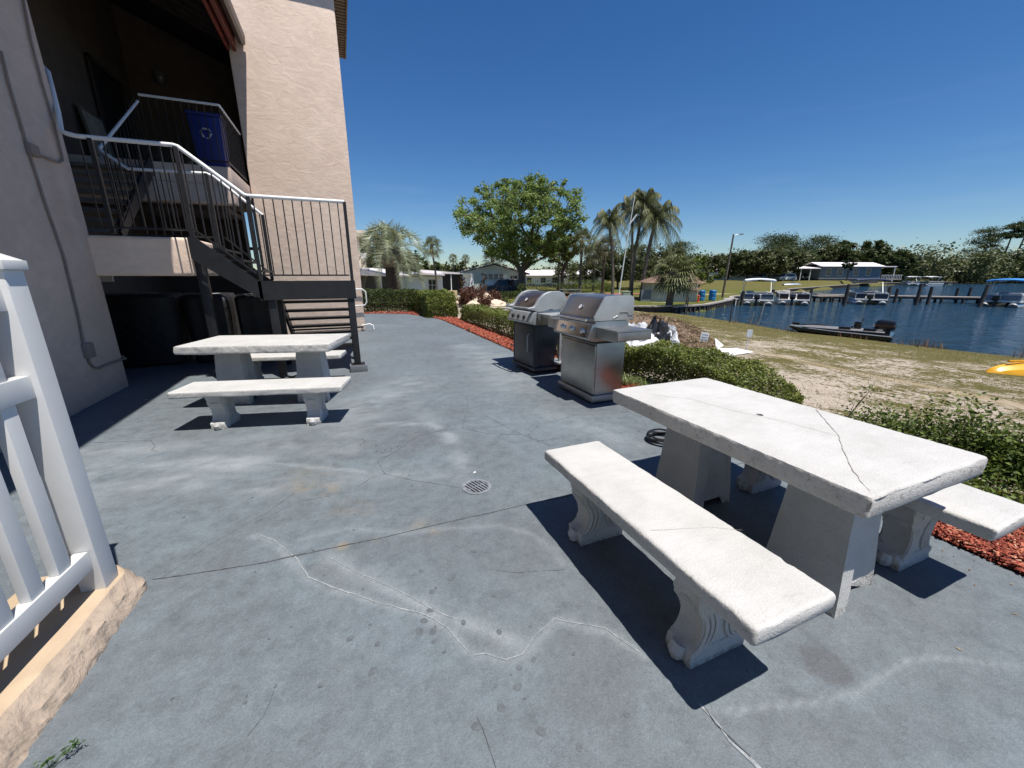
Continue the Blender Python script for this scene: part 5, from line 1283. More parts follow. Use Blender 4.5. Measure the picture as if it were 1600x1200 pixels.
def tree_parts(H, rx, hc0, nt, per, ls, seed, leaf, spread=.07, trunk_r=None, lean=0, flat=.0, clump=.45, t=None, limbs=True, umbrella=0., minr=.012):
    """trunk and limbs reach towards target points spread through the crown; leaves clump round the targets"""
    rs = np.random.RandomState(seed); r_ = random.Random(seed)
    T = []
    ch = H - hc0
    while len(T) < nt:
        p = rs.uniform(-1, 1, 3)
        if (p ** 2).sum() > 1 or (p ** 2).sum() < .12 * rs.rand(): continue
        z = hc0 + ch * (p[2] * .5 + .5); sc = 1.0
        if umbrella: sc = 1 - umbrella * abs(p[2]) * (p[2] < 0)
        q = Vector((p[0] * rx * sc, p[1] * rx * sc, z))
        n_ = mnoise.noise(Vector(q) * (2.2 / rx) + Vector((seed, 0, 0)))
        if n_ < -.18 + .0 * r_.random(): continue
        T.append(q)
    T.sort(key=lambda q: (q - Vector((0, 0, hc0 * .8))).length)
    nodes = [Vector((0, 0, 0))]; par = [-1]; dist = [0.]
    zf = hc0 * .75
    for k in range(1, 5): nodes.append(Vector((lean * k / 4 + .03 * H * .1 * math.sin(k), .02 * math.cos(k * 2), zf * k / 4))); par.append(k - 1); dist.append(zf * k / 4)
    for q in T:
        best = min(range(3, len(nodes)), key=lambda i: (nodes[i] - q).length + .35 * dist[i] + (2 if nodes[i].z > q.z + .1 * H else 0))
        a = nodes[best]; L = (q - a).length; steps = max(1, int(L / (H * .09))); last = best
        for s in range(1, steps + 1):
            f = s / steps; w = a.lerp(q, f) + Vector((r_.uniform(-1, 1), r_.uniform(-1, 1), r_.uniform(-.2, 1))) * L * .05 * (s < steps) + Vector((0, 0, L * .10 * math.sin(PI * f) * (-.6)))
            nodes.append(w); par.append(last); dist.append(dist[last] + L / steps); last = len(nodes) - 1
    cnt = [0] * len(nodes)
    ch_n = [0] * len(nodes)
    for i in range(len(nodes) - 1, 0, -1):
        if ch_n[i] == 0: cnt[i] = 1
        cnt[par[i]] += cnt[i]; ch_n[par[i]] += 1
    tr = trunk_r or H * .028
    k0 = tr / max(1, cnt[1]) ** .45
    rad = [max(minr, k0 * max(1, c_) ** .45) for c_ in cnt]; rad[0] = tr * 1.35
    m = MB()
    for i in range(1, len(nodes)):
        j = par[i]; m.tube([nodes[j], nodes[i]], [min(rad[j], rad[i] * 1.35), rad[i]], 7 if i < 5 or rad[i] > tr * .3 else 4, caps=False)
    m.build('trunk', M_BARK, t, smooth=True)
    Tn = np.array([tuple(q) for q in T]); k = np.repeat(np.arange(len(T)), per); cs = rs.uniform(.6, 1.35, len(T))[k]
    P = Tn[k] + rs.normal(0, 1, (len(k), 3)) * np.array([1, 1, .75]) * (clump * rx * spread * 6 / 2.6 * cs)[:, None] * .4
    leaf_obj('crown', P, ls, leaf, t, seed, .4, .6)
def tree(label, base, H, rx, hc0, nt, per, ls, seed, leaf, name='tree', group=None, **kw):
    t = thing(name, label, 'tree', base, group=group); tree_parts(H, rx, hc0, nt, per, ls, seed, leaf, t=t, **kw); return t
def gbase(px, py, Y): p = PX(px, py, Y); z = tz(p.x, p.y); return Vector((p.x, p.y, z))
def toph(base, py, Y): return CAM_H + (430 - py) * Y / F_PX - base.z
# the big spreading tree
b_ = gbase(815, 458, 48)
tree('largest tree, with a wide spreading crown on a forked trunk beside the green house', b_, toph(b_, 293, 48), 7.7, 3.4, 460, 74, .29, 12, M_OAK, trunk_r=.40, spread=.075, umbrella=.35, clump=.50, minr=.022)
# ---------------------------------------------------------------- palms
def curve_trunk(H, lx, ly, n=9): return [Vector((lx * (i / (n - 1.)) ** 2, ly * (i / (n - 1.)) ** 2, H * i / (n - 1.))) for i in range(n)]
def palm(label, base, H, kind, seed, lean=(0, 0), tm_=None, R_=2.4, nf=26, r0=.16, group=None, leaf=None, cut=None, fine=1.):
    rs = np.random.RandomState(seed); t = thing({'queen': 'queen_palm', 'sabal': 'cabbage_palm', 'pindo': 'pindo_palm'}[kind], label, 'palm tree', base, group=group)
    P = curve_trunk(H, lean[0], lean[1]); m = MB(); top = P[-1]
    rr_ = [r0 * (1.35 if i == 0 else 1.0 - .25 * i / 8) for i in range(9)]
    m.tube(P, rr_, 10); m.build('trunk', tm_ or M_PTRUNK, t, smooth=True)
    if kind != 'sabal' or 1:
        bt = MB(); rs2 = random.Random(seed)
        bt.lathe([(r0 * .8, -.55 * fine), (r0 * 1.5, -.1), (r0 * 1.1, .25), (r0 * .3, .5)], 10, top)
        for k in range(14):
            a = rs2.uniform(0, 2 * PI); z = rs2.uniform(-.5, .1); bt.tube([top + Vector((math.cos(a) * r0 * .7, math.sin(a) * r0 * .7, z)), top + Vector((math.cos(a) * r0 * 2.2, math.sin(a) * r0 * 2.2, z + .25))], [.05, .02], 4)
        bt.build('boots', M_BARK, t)
    V = []; Fq = []
    for k in range(nf):
        az = k * 2.399 + rs.uniform(-.2, .2); el = math.sin(-0.55 + 2.05 * (k + .5) / nf) * 1.25 if kind != 'sabal' else -0.9 + 2.3 * (k + .5) / nf
        c_, s_ = math.cos(az), math.sin(az); L = R_ * rs.uniform(.8, 1.1)
        if kind == 'sabal':
            pl = L * .5; tip = Vector((c_ * math.cos(el), s_ * math.cos(el), math.sin(el))) * pl; q0 = top + tip
            o = len(V); V += [tuple(top), tuple(top + Vector((-s_ * .03, c_ * .03, 0))), tuple(q0)]; Fq.append((o, o + 1, o + 2))
            ax = tip.normalized(); sd_ = Vector((-s_, c_, 0)); up_ = ax.cross(sd_)
            for j in range(18):
                b2 = (j / 17. - .5) * 4.0; dv = (ax * math.cos(b2) + sd_ * math.sin(b2)).normalized(); ll = L * .55 * rs.uniform(.8, 1.1)
                e1 = q0 + dv * ll * .6; e2 = q0 + dv * ll + Vector((0, 0, -ll * .42)); w = dv.cross(up_).normalized() * (.022 * L)
                o = len(V); V += [tuple(q0), tuple(e1 + w), tuple(e2), tuple(e1 - w)]; Fq += [(o, o + 1, o + 3), (o + 1, o + 2, o + 3)]
            continue
        n_ = 12; dr = {'queen': .85, 'pindo': 1.05}[kind]
        pts = []
        for i in range(n_ + 1):
            f = i / n_; hor = L * (math.sin(min(PI / 2, f * 1.35)) * math.cos(el) * .95 if kind == 'pindo' else f * math.cos(el) * (1 - .18 * f * f)); ver = L * (f * math.sin(el) - dr * f * f * (.55 + .35 * math.cos(el)))
            if kind == 'pindo': ver = L * (f * (math.sin(el) + .80) - 1.42 * f * f)
            pts.append(top + Vector((c_ * hor, s_ * hor, ver + .1)))
        for i in range(n_):
            a, b2 = pts[i], pts[i + 1]; w = Vector((-s_, c_, 0)) * (.03 * (1 - i / n_) + .006); o = len(V); V += [tuple(a - w), tuple(a + w), tuple(b2 + w * .8), tuple(b2 - w * .8)]; Fq += [(o, o + 1, o + 2), (o, o + 2, o + 3)]
        nl = int((62 if kind == 'queen' else 44) * fine)
        for j in range(nl):
            f = .10 + .9 * j / nl; i = min(n_ - 1, int(f * n_)); a = pts[i].lerp(pts[i + 1], f * n_ - i); dirv = (pts[i + 1] - pts[i]).normalized(); side = dirv.cross(Vector((0, 0, 1))).normalized(); upv = side.cross(dirv)
            ll = L * (.30 if kind == 'queen' else .26) * math.sin(PI * (.15 + .8 * f)) ** .6
            for sg in (-1, 1):
                if kind == 'queen': dv = (side * sg * rs.uniform(.35, .9) + dirv * .25 + Vector((0, 0, -1)) * rs.uniform(.5, 1.2)).normalized(); ww = .015
                else: ww = .020; dv = (side * sg * .75 + dirv * .75 + upv * .55 + Vector((rs.normal(0, .05), rs.normal(0, .05), 0))).normalized(); ww = .015
                w = dirv * ww * (L / 2.4) ; e = a + dv * ll + (Vector((0, 0, -.15 * ll)) if kind == 'queen' else Vector((0, 0, -.08 * ll)))
                o = len(V); V += [tuple(a - w), tuple(a + w), tuple(e)]; Fq.append((o, o + 1, o + 2))
    np_mesh('fronds', V, [f for f in Fq], leaf or (M_PINDO if kind == 'pindo' else M_PALM), t)
    return t
def palm_at(label, px, pyb, pyt, Y, kind, seed, leanpx=0, **kw):
    b = gbase(px, pyb, Y); H = CAM_H + (430 - pyt) * Y / F_PX - b.z; lx = leanpx * Y / F_PX
    return palm(label, b, H, kind, seed, (lx * math.cos(YAW), -lx * math.sin(YAW)), **kw)
palm_at('big pindo palm with silvery arching fronds and a thick dark trunk behind the tall hedge', 616, 455, 402, 26, 'pindo', 3, -2, R_=2.8, nf=36, r0=.50, fine=1.3, tm_=pm('dark_fibrous_trunk', (.045, .033, .024), .95, var=.4, vs=5, bst=.6, bd=.05))
palm_at('slim cabbage palm right of the silvery palm, standing in front of the white house', 683, 440, 391, 33, 'sabal', 4, -6, R_=1.1, nf=26, r0=.09)
palm_at('left one of two tiny distant palms over the white roofs', 709, 432, 407, 120, 'sabal', 5, 0, R_=1.9, nf=22, r0=.22)
palm_at('right one of two tiny distant palms over the white roofs', 728, 432, 407, 125, 'sabal', 6, 0, R_=1.9, nf=22, r0=.22)
palm_at('shaggy cabbage palm seen through the big tree on its left side', 770, 440, 408, 70, 'sabal', 7, 0, R_=2.4, nf=26, r0=.2, leaf=M_PALMD)
palm_at('straight cabbage palm just right of the big tree crown', 906, 452, 384, 46, 'sabal', 8, 0, R_=1.9, nf=34, r0=.17)
palm_at('leaning queen palm left of the flagpole with drooping fronds', 957, 458, 356, 40, 'queen', 9, -12, R_=2.7, nf=24, r0=.16)
palm_at('queen palm directly behind the flagpole, its crown tangled with the tallest palm', 985, 450, 338, 44, 'queen', 10, -6, R_=3.1, nf=24, r0=.15)
palm_at('tallest queen palm in the middle of the group by the flagpole', 986, 459, 330, 41, 'queen', 11, 8, R_=3.1, nf=28, r0=.17)
palm_at('queen palm right of the flagpole with long fronds hanging to the right', 1003, 457, 350, 40, 'queen', 12, 12, R_=3.5, nf=28, r0=.20)
palm_at('short cabbage palm with full crown in front of the small block building', 1046, 471, 431, 30, 'sabal', 13, 3, R_=1.9, nf=60, r0=.28)
palm_at('dead looking small palm right of the short full palm at the block building', 1073, 468, 443, 31, 'sabal', 14, 3, R_=1.0, nf=12, r0=.07, leaf=M_STRAW)
palm_at('cabbage palm in the red bed left of the queen palms', 941, 450, 392, 50, 'sabal', 15, 2, R_=2.1, nf=30, r0=.17, leaf=M_PALMD)
palm_at('darker cabbage palm farther back in the red bed', 927, 446, 402, 58, 'sabal', 16, 0, R_=2.2, nf=30, r0=.18, leaf=M_PALMD)
palm_at('cabbage palm behind the big tree crown on its right side', 872, 448, 398, 60, 'sabal', 17, 0, R_=2.4, nf=28, r0=.18, leaf=M_PALMD)
# ---------------------------------------------------------------- other broadleaf trees and pines
M_FAR = leafmat('muted_far_leaves', [(.030, .040, .014), (.065, .080, .026), (.105, .12, .042), (.15, .15, .065)], .25)
def tr(label, px, pyt, Y, rx, seed, leaf, hc=.3, nt=70, per=55, ls=None, pyb=445, name='tree', **kw):
    b = gbase(px, pyb, Y); H = toph(b, pyt, Y); return tree(label, b, H, rx, H * hc, nt, per if Y < 85 else int(per * 1.7), ls or Y * (.0085 if Y < 62 else .0058), seed, leaf if Y < 65 else (M_FAR if leaf is not M_OAKD else leaf), name=name, umbrella=.2, clump=.8, minr=.03, **kw)
tr('dark leafy tree behind the silvery palm at the building corner', 590, 372, 40, 4.2, 21, M_OAKD, .15, 90)
tr('bushy dark tree close past the cream building wing', 572, 388, 36, 3.0, 22, M_OAKD, .1, 60)
tr('round tree right behind the silvery palm over the white house roof', 650, 398, 60, 4.0, 23, M_OAKD, .15, 60)
tr('small green tree touching the big tree crown on its lower right', 878, 366, 52, 3.0, 24, M_OAK, .45, 60)
tr('round yellow green tree right of the slim straight palm', 915, 404, 75, 6.5, 25, M_OAKY, .2, 90)
tr('dark spreading tree between the palms and the small building roof', 965, 392, 70, 6.5, 26, M_OAKD, .2, 110)
tr('broad green tree behind the queen palms', 1010, 387, 66, 6.5, 27, M_OAK, .2, 120)
tr('dark tree just left of the short palm above the block building', 1040, 398, 75, 5.5, 28, M_OAKD, .2, 90)
tr('pale green young tree above the right end of the block building', 1092, 403, 62, 3.2, 29, M_OAKY, .15, 60)
tr('bushy tree behind the leaning street lamp', 1135, 398, 95, 6, 30, M_OAK, .2, 80)
tr('round green tree beyond the lawn right of the street lamp', 1165, 394, 96, 7, 31, M_OAKY, .25, 110)
tr('wide shady tree over the parked cars', 1200, 395, 98, 8, 32, M_OAK, .32, 130)
tr('shady tree next to the white carport roof', 1238, 398, 108, 6, 33, M_OAKD, .35, 90)
tr('darkest dense tree behind the grey mobile home', 1325, 379, 125, 8.5, 34, M_OAKD, .15, 150)
tr('dense dark tree left of the darkest one behind the mobile home', 1290, 388, 128, 8, 35, M_OAK, .15, 110)
tr('green tree behind the right end of the mobile home', 1365, 387, 128, 8, 36, M_OAKD, .12, 110)
tr('slender dark tree in front of the mobile home windows', 1321, 404, 94, 1.4, 37, M_OAKD, .45, 36, 40)
def pine(label, px, pyt, Y, seed, lean=0, layers=6, rx=3.6, pyb=440, hc=.55):
    b = gbase(px, pyb, Y); H = toph(b, pyt, Y); rs = np.random.RandomState(seed); t = thing('pine_tree', label, 'pine tree', b); lx = lean * Y / F_PX; top = Vector((lx * math.cos(YAW), -lx * math.sin(YAW), H))
    m = MB(); m.tube([Vector((0, 0, 0)), top * .5 + Vector((.2, 0, 0)), top * .97], [H * .018, H * .014, H * .006], 7); P = []
    for k in range(layers):
        f = hc + (1 - hc) * (k + .5) / layers
        for j in range(4):
            a = rs.uniform(0, 2 * PI); r_ = rx * rs.uniform(.4, 1) * (1.15 - .5 * (f - hc) / (1 - hc)); c0 = top * f; e = c0 + Vector((math.cos(a) * r_, math.sin(a) * r_, rs.uniform(-.2, .9)))
            m.tube([c0, c0.lerp(e, .5) + Vector((0, 0, -.2)), e], [H * .006, H * .004, H * .002], 4, caps=False)
            q = rs.normal(0, 1, (170, 3)) * np.array([rx * .24, rx * .24, rx * .09]); P.append(q + np.array(e) * np.array([.9, .9, 1])); 
    P.append(rs.normal(0, 1, (200, 3)) * np.array([rx * .3, rx * .3, rx * .12]) + np.array(top))
    m.build('trunk', M_BARK, t, smooth=True); leaf_obj('crown', np.concatenate(P), Y * .0042, M_OAKD, t, seed, .1, .35); return t
for a in (('tall pine rising over the treeline left of the open river', 1524, 366, 215, 41, 0, 7, 7, 440, .45), ('right of two leaning bare trunk pines at the photo edge', 1568, 350, 205, 42, 14, 5, 5, 440, .7), ('left thinner one of two leaning pines at the photo edge', 1552, 358, 210, 43, 8, 4, 3.4, 440, .75),
          ('pine standing above the trees right of the street lamp', 1275, 377, 160, 44, 0, 6, 7), ('flat topped pine over the trees left of the mobile home', 1200, 376, 170, 45, 0, 6, 8), ('pine next to the flat topped one above the trees', 1222, 379, 172, 46, 0, 6, 7), ('thin pine sticking out above the trees behind the queen palms', 1055, 386, 150, 47, 0, 6, 6)):
    pine(*a)
# far woods that read as one mass
M_WOOD = leafmat('far_wood_foliage', [(.035, .048, .018), (.07, .088, .028), (.11, .125, .042), (.16, .165, .065)], .2)
def woods(name, label, pts, n, hmin, hmax, ls, seed, thick=10, leaf=None):
    rs = np.random.RandomState(seed); P = []; segs = list(zip(pts[:-1], pts[1:])); Ls = np.array([math.hypot(b[0] - a[0], b[1] - a[1]) for a, b in segs]); Ls = Ls / Ls.sum()
    nc = int(n / 90)
    for _ in range(nc):
        i = rs.choice(len(segs), p=Ls); a, b = segs[i]; f = rs.rand(); x = a[0] + (b[0] - a[0]) * f; y = a[1] + (b[1] - a[1]) * f
        dx, dy = b[0] - a[0], b[1] - a[1]; L = math.hypot(dx, dy); off = rs.uniform(0, thick); x += -dy / L * off; y += dx / L * off
        hh_ = rs.uniform(hmin, hmax) * (1 + .28 * float(vnoise(np.array([x]), np.array([y]), .03, seed)[0])) * (.7 + .3 * off / thick); r_ = rs.uniform(.25, .5) * hh_ * .8
        z = hh_ * rs.uniform(.15, .95)
        q = rs.normal(0, 1, (90, 3)) * np.array([r_ * .45, r_ * .45, hh_ * .11]); q += np.array([x, y, z - .8]); P.append(q)
    P = np.concatenate(P); P[:, 2] = np.clip(P[:, 2], -1.0, None)
    o = leaf_obj(name, P, ls, leaf or M_WOOD, None, seed, .5, .7); tag(o, label, 'woods', kind='stuff'); return o
woods('far_woods', 'dark green wood lining the far river bank on the right', [xy(GP(1640, 438.6, -1.2)), xy(GP(1545, 439.5, -1.2)), xy(GP(1470, 441.5, -1.2)), xy(PX(1440, 436, 190))], 170000, 7, 10.5, .55, 51, 25)
woods('far_woods', 'distant wood behind the mobile home and the lawn', [xy(PX(1480, 436, 170)), xy(PX(1380, 436, 150)), xy(PX(1250, 436, 150)), xy(PX(1120, 436, 150)), xy(PX(1000, 436, 160))], 70000, 7.5, 11, .8, 52, 25)
woods('far_woods', 'low distant treeline behind the white houses and the big tree', [xy(PX(1000, 436, 150)), xy(PX(880, 436, 150)), xy(PX(760, 436, 150)), xy(PX(640, 436, 140)), xy(PX(560, 436, 130))], 40000, 4.0, 6.6, .9, 53, 25)

# ---------------------------------------------------------------- rock garden and small shrubs by the houses
def gz(px, py, z=-.6):
    p = GP(px, py, z); return Vector((p.x, p.y, tz(p.x, p.y)))
M_ROCK = pm('tan_rock', (.62, .50, .37), .9, var=.3, vs=5, bs=12, bst=.6, bd=.06)
def rock(label, px, py, w, h, seed, z=-.6):
    p = gz(px, py, z); secs = []
    for i in range(8):
        f = i / 7.; sec = []
        for k in range(14):
            a = 2 * PI * k / 14; d = Vector((math.cos(a) * 1.3, math.sin(a) * 1.3, f * 2 + seed * 3.3)); r_ = (math.cos((f - .2) * PI / 2 * 1.1) if f < 1 else .1) * (1 + .45 * mnoise.noise(d))
            sec.append((w * .5 * r_ * math.cos(a), w * .4 * r_ * math.sin(a), h * f * (1 + .3 * mnoise.noise(d * .8)) - .06))
        secs.append(sec)
    o = MB().loft(secs).build('rock', M_ROCK); o.location = p; tag(o, label, 'rock', 'tan rocks in the rock garden')
for i, (px, py, w, h, lb) in enumerate(((733, 474, 1.2, .5, 'largest tan rock below the round orange boulder'), (748, 478, 1.3, .35, 'flat tan rock in the middle of the rock garden'), (760, 476, .8, .6, 'upright pale rock in the rock garden'), (773, 477, 1.3, .3, 'low pale rock at the right end of the rock garden'), (722, 482, .9, .35, 'tan rock at the left end of the rock garden'), (741, 483, 1.0, .3, 'pale rock just above the clipped hedge'), (705, 480, 1.0, .25, 'flat pale stone under the tan bench'))):
    rock(lb, px, py, w * 1.4, h * 1.6, i)
p = gz(731, 470); o = MB().lathe([(.1, 0), (.42, .12), (.5, .32), (.4, .55), (.1, .66)], 14).build('boulder', pm('orange_boulder', (.55, .32, .17), .9, var=.3, vs=6, bst=.5, bd=.05), smooth=True); o.location = p + Vector((0, 0, .35)); tag(o, 'round orange boulder perched on the rock garden', 'rock')
for i, (px, py, Y, r, h, lb, nm) in enumerate(((739, 465, 30, .75, 1.45, 'umbrella shaped dark red shrub in front of the green house', 'red_shrub'), (757, 474, 26, .5, .8, 'big dark red shrub in the middle of the rock garden', 'red_shrub'), (727, 474, 26, .5, 1.25, 'narrow dark shrub left of the round orange boulder', 'red_shrub'), (768, 466, 30, .7, 1.0, 'low dark red shrub by the parked dark car', 'red_shrub'), (784, 464, 32, 1.1, .5, 'low green shrub right of the rock garden', 'green_shrub'))):
    p = gbase(px, py, Y); bush(lb, p.x, p.y, r, h, 2200, .13, 80 + i, M_RED if nm == 'red_shrub' else M_OAKD, nm, 12, 'shrub', z=p.z, zlo=.45 if i == 0 else .2)
for i, (px, py, Y, r, lb) in enumerate(((757, 432, 38, .28, 'thin reddish cypress in front of the green house windows'), (722, 440, 40, .3, 'thin reddish cypress at the left corner of the green house'))):
    b = gbase(px, 455, Y); tree(lb, b, toph(b, (430, 438)[i] - 8, Y), r * 1.3, .3, 26, 40, .14, 90 + i, M_RED, name='cypress_tree', clump=1.)
def sthedge(label, px, py, Y, w, d, h, seed, leaf=None, n=4000):
    p = gbase(px, py, Y); hedge('clipped_hedge', label, p.x - w / 2, p.x + w / 2, p.y - d / 2, p.y + d / 2, h, n, .12, leaf or M_HEDGED, seed, z0=p.z, twig=10)
sthedge('dark green clipped hedge right of the big tree trunk', 852, 461, 44, 7.0, 1.6, 1.3, 61); sthedge('low ragged hedge left of the big tree trunk', 798, 463, 40, 3.0, 1.4, .7, 62)
sthedge('long pale green hedge behind the big tree trunk', 880, 448, 62, 16, 2, 1.5, 63, M_OAKY); sthedge('low hedge in the red bed between the palms', 925, 450, 56, 6, 1.5, 1.2, 64, M_OAKY)
# red mulch circles under the palms in the park
for i, (px, py, Y, rx, ry) in enumerate(((915, 451, 50, 7.5, 2.6), (940, 456, 42, 4.2, 1.6))):
    p = gbase(px, py, Y); m = MB(); m.add([(p.x + math.cos(YAW) * rx * math.cos(a) + math.sin(YAW) * ry * math.sin(a), p.y - math.sin(YAW) * rx * math.cos(a) + math.cos(YAW) * ry * math.sin(a), 0) for a in [2 * PI * k / 40 for k in range(40)]], [list(range(40))])
    m.v = [(x, y, tz(x, y) + .05) for x, y, _ in m.v]; o = m.build('park_mulch', pm('faded_red_mulch', (.26, .10, .065), .95, var=.3, vs=3) if i == 0 else bpy.data.materials['faded_red_mulch']); tag(o, kind='structure')
# ================================================================ HOUSES
M_WSID = pm('white_siding', (.84, .85, .86), .6, var=.05, scale=(1, 1, 14), bst=.5, bs=6, bd=.02)
M_GSID = pm('pale_green_siding', (.66, .70, .62), .7, var=.04, scale=(1, 1, 14))
M_GRSID = pm('blue_grey_siding', (.17, .19, .21), .7, var=.08, scale=(1, 1, 10))
M_WROOF = pm('white_metal_roof', (.80, .74, .74), .45, var=.06)
M_BROOF = pm('brown_shingles', (.20, .125, .09), .95, var=.25, vs=6)
M_WIN = pm('dark_window_glass', (.012, .015, .018), .08, bst=0); M_TRIM = pm('white_trim', (.72, .72, .70), .5)
M_CREAMB = pm('cream_block', (.60, .57, .47), .85, var=.06); M_DUSK = pm('shaded_porch_panel', (.06, .06, .06), .8)
def hbox(t, nm, x0, y0, z0, x1, y1, z1, mt, par=None): return MB().box(x0, y0, z0, x1, y1, z1).build(nm, mt, par or t)
def window(t, x0, x1, z0, z1, y, nv=1):
    f = MB(); f.box(x0 - .06, y - .05, z0 - .06, x1 + .06, y - .01, z0); f.box(x0 - .06, y - .05, z1, x1 + .06, y - .01, z1 + .06); f.box(x0 - .06, y - .05, z0, x0, y - .01, z1); f.box(x1, y - .05, z0, x1 + .06, y - .01, z1)
    for k in range(1, nv + 1): xm = x0 + (x1 - x0) * k / (nv + 1); f.box(xm - .02, y - .045, z0, xm + .02, y - .012, z1)
    zm = (z0 + z1) / 2; f.box(x0, y - .044, zm - .02, x1, y - .013, zm + .02)
    f = f.build('window', M_TRIM, t); hbox(t, 'pane', x0, y - .03, z0, x1, y - .014, z1, M_WIN, f)
# local frames: x to the right of the viewer, y away. white house
def house(name, label, px, py, Y, rz=0): b = gbase(px, py, Y); return thing(name, label, 'house', b, -YAW + rz)
h = house('mobile_home', 'white mobile home with flat white roof behind the tall hedge', 662, 461, 40, R(14)); k = 40 / F_PX
hbox(h, 'wall', -2.2, 0, 0, 1.9, 9, 2.35, M_WSID); window(h, .55, 1.2, .75, 1.75, 0); hbox(h, 'skirt', -2.18, -.03, 0, 1.88, -.001, .3, M_WSID)
m = MB(); m.prism([(-2.7, 2.37), (2.1, 2.15), (2.1, 2.3), (-2.7, 2.62)], 'y', -.45, 9.3); m.build('roof', M_WROOF, h)
MB().prism([(-2.7, 2.33), (2.1, 2.11), (2.1, 2.149), (-2.7, 2.369)], 'y', -.50, -.40).build('fascia', M_DUSK, h)
hbox(h, 'awning', -1.0, -.6, 2.05, 1.85, -.46, 2.12, M_DUSK)
c = thing('carport', 'white flat roofed carport on thin posts between the white and green houses', 'carport', gbase(692, 459, 44), -YAW + R(8))
m = MB(); m.prism([(-2.3, 2.45), (3.2, 2.3), (3.2, 2.4), (-2.3, 2.8)], 'y', 0, 7); m.build('roof', M_WROOF, c)
for x in (-.6, .9, 2.2): hbox(c, 'post', x, .1, 0, x + .09, .19, 2.4, M_TRIM)
hbox(c, 'screen', -.4, 3.5, 0, 2.1, 3.6, 2.3, M_DUSK); hbox(c, 'end_wall', 2.3, 1.2, 0, 3.4, 6, 2.35, M_WSID); hbox(c, 'slab', -1.8, -1.2, .0, 2.0, 3, .06, M_TRIM)
h = house('green_house', 'pale green gabled house with a row of small windows behind the big tree', 770, 457, 50, R(6)); k = 50 / F_PX
gw = MB(); gw.prism([(-3.7, 0), (3.4, 0), (3.4, 2.55), (0.2, 3.45), (-3.7, 2.55)], 'y', 0, 8); gw.build('wall', M_GSID, h)
gw = MB(); gw.prism([(3.401, 0), (4.2, 0), (4.2, 2.3), (3.401, 2.5)], 'y', .6, 8); gw.build('wall', M_GSID, h)
m = MB(); m.prism([(-4.1, 2.46), (.2, 3.46), (4.5, 2.28), (4.5, 2.44), (.2, 3.66), (-4.1, 2.62)], 'y', -.4, 8.4); m.build('roof', M_WROOF, h)
MB().prism([(-4.1, 2.42), (.2, 3.42), (4.5, 2.24), (4.5, 2.38), (.2, 3.58), (-4.1, 2.55)], 'y', -.46, -.401).build('fascia', M_DUSK, h)
for x in (-1.1, -.45, .2, .85): window(h, x, x + .42, 1.75, 2.35, 0)
window(h, -2.9, -2.6, 1.4, 2.2, 0); window(h, 2.15, 3.0, .55, 2.15, 0, 2); window(h, 3.55, 4.05, .9, 1.95, .6)
d = hbox(h, 'porch_panel', -.9, -.05, .2, 1.2, -.02, 1.5, M_WSID)
# little dark awning structure left, behind the hedge
c = thing('carport', 'white carport roof over a dark screened porch at the building corner', 'carport', gbase(582, 462, 26), -YAW)
m = MB(); m.prism([(-3.5, 2.1), (1.0, 1.9), (1.0, 1.98), (-1.0, 2.45), (-3.5, 2.6)], 'y', 0, 6); m.build('roof', M_WROOF, c)
hbox(c, 'screen', -3.5, 1.0, 0, .6, 1.1, 1.9, M_DUSK)
for x in (-.9, .55): hbox(c, 'post', x, .1, 0, x + .07, .17, 1.95, M_TRIM)
# block building in the park
h = thing('block_building', 'small cream block building with brown hip roof behind the short palm', 'building', gbase(1053, 465, 36), -YAW + R(-5)); 
hbox(h, 'wall', -2.0, 0, -.2, 1.95, 4, 1.72, M_CREAMB)
m = MB(); m.add([(-2.5, -.5, 1.62), (2.5, -.5, 1.62), (2.5, 4.5, 1.62), (-2.5, 4.5, 1.62), (-.6, 2, 2.4), (.6, 2, 2.4)], [(0, 1, 5, 4), (1, 2, 5), (2, 3, 4, 5), (3, 0, 4), (3, 2, 1, 0)]); m.build('roof', M_BROOF, h)
for x in (-1.2, .45): window(h, x, x + .55, 1.1, 1.38, 0)
hbox(h, 'privacy_wall', -2.9, -.2, -.2, -2.05, .0, 1.0, M_GRSID); hbox(h, 'path', -2.4, -1.4, -.06, 2.4, -.02, -.01, pm('pale_concrete', (.45, .42, .37), .9))
# long grey mobile home across the water
b = gbase(1314, 438, 100); h = thing('mobile_home', 'long blue grey mobile home with bright white roof across the water', 'house', b, -YAW + R(6)); h.scale = (1.12, 1.12, 1.08)
hbox(h, 'wall', -5.4, 0, .3, 9.2, 5, 3.0, M_GRSID); hbox(h, 'skirt', -5.3, .05, -.6, 9.1, 5, .299, M_DUSK)
m = MB(); m.prism([(-.6, 2.95), (2.5, 3.85), (5.6, 2.95), (5.6, 3.05), (2.5, 3.98), (-.6, 3.05)], 'x', -5.7, 9.5); m.build('roof', M_WROOF, h)
for x in (-3.9, -1.2, 2.6, 5.6): window(h, x, x + 1.1, 1.1, 2.5, 0)
hbox(h, 'end_wall', 6.9, -.012, .35, 9.19, -.003, 2.9, M_GRSID)
m = MB(); m.prism([(-.5, 2.5), (5.5, 3.2), (5.5, 3.3), (-.5, 2.62)], 'x', -13.8, -5.71); m.build('carport_roof', M_WROOF, h)
for x in (-12.3, -10.1, -7.9): hbox(h, 'post', x, -.3, -.6, x + .12, -.18, 2.65, M_TRIM)
hbox(h, 'porch_roof', 9.51, -.3, 2.9, 12.5, 3.8, 3.1, M_WROOF); hbox(h, 'post', 12.2, -.2, -.6, 12.32, -.08, 2.9, M_TRIM); hbox(h, 'deck', 9.3, -.2, .1, 14.5, 2.5, .3, M_SEAW)
m = MB()
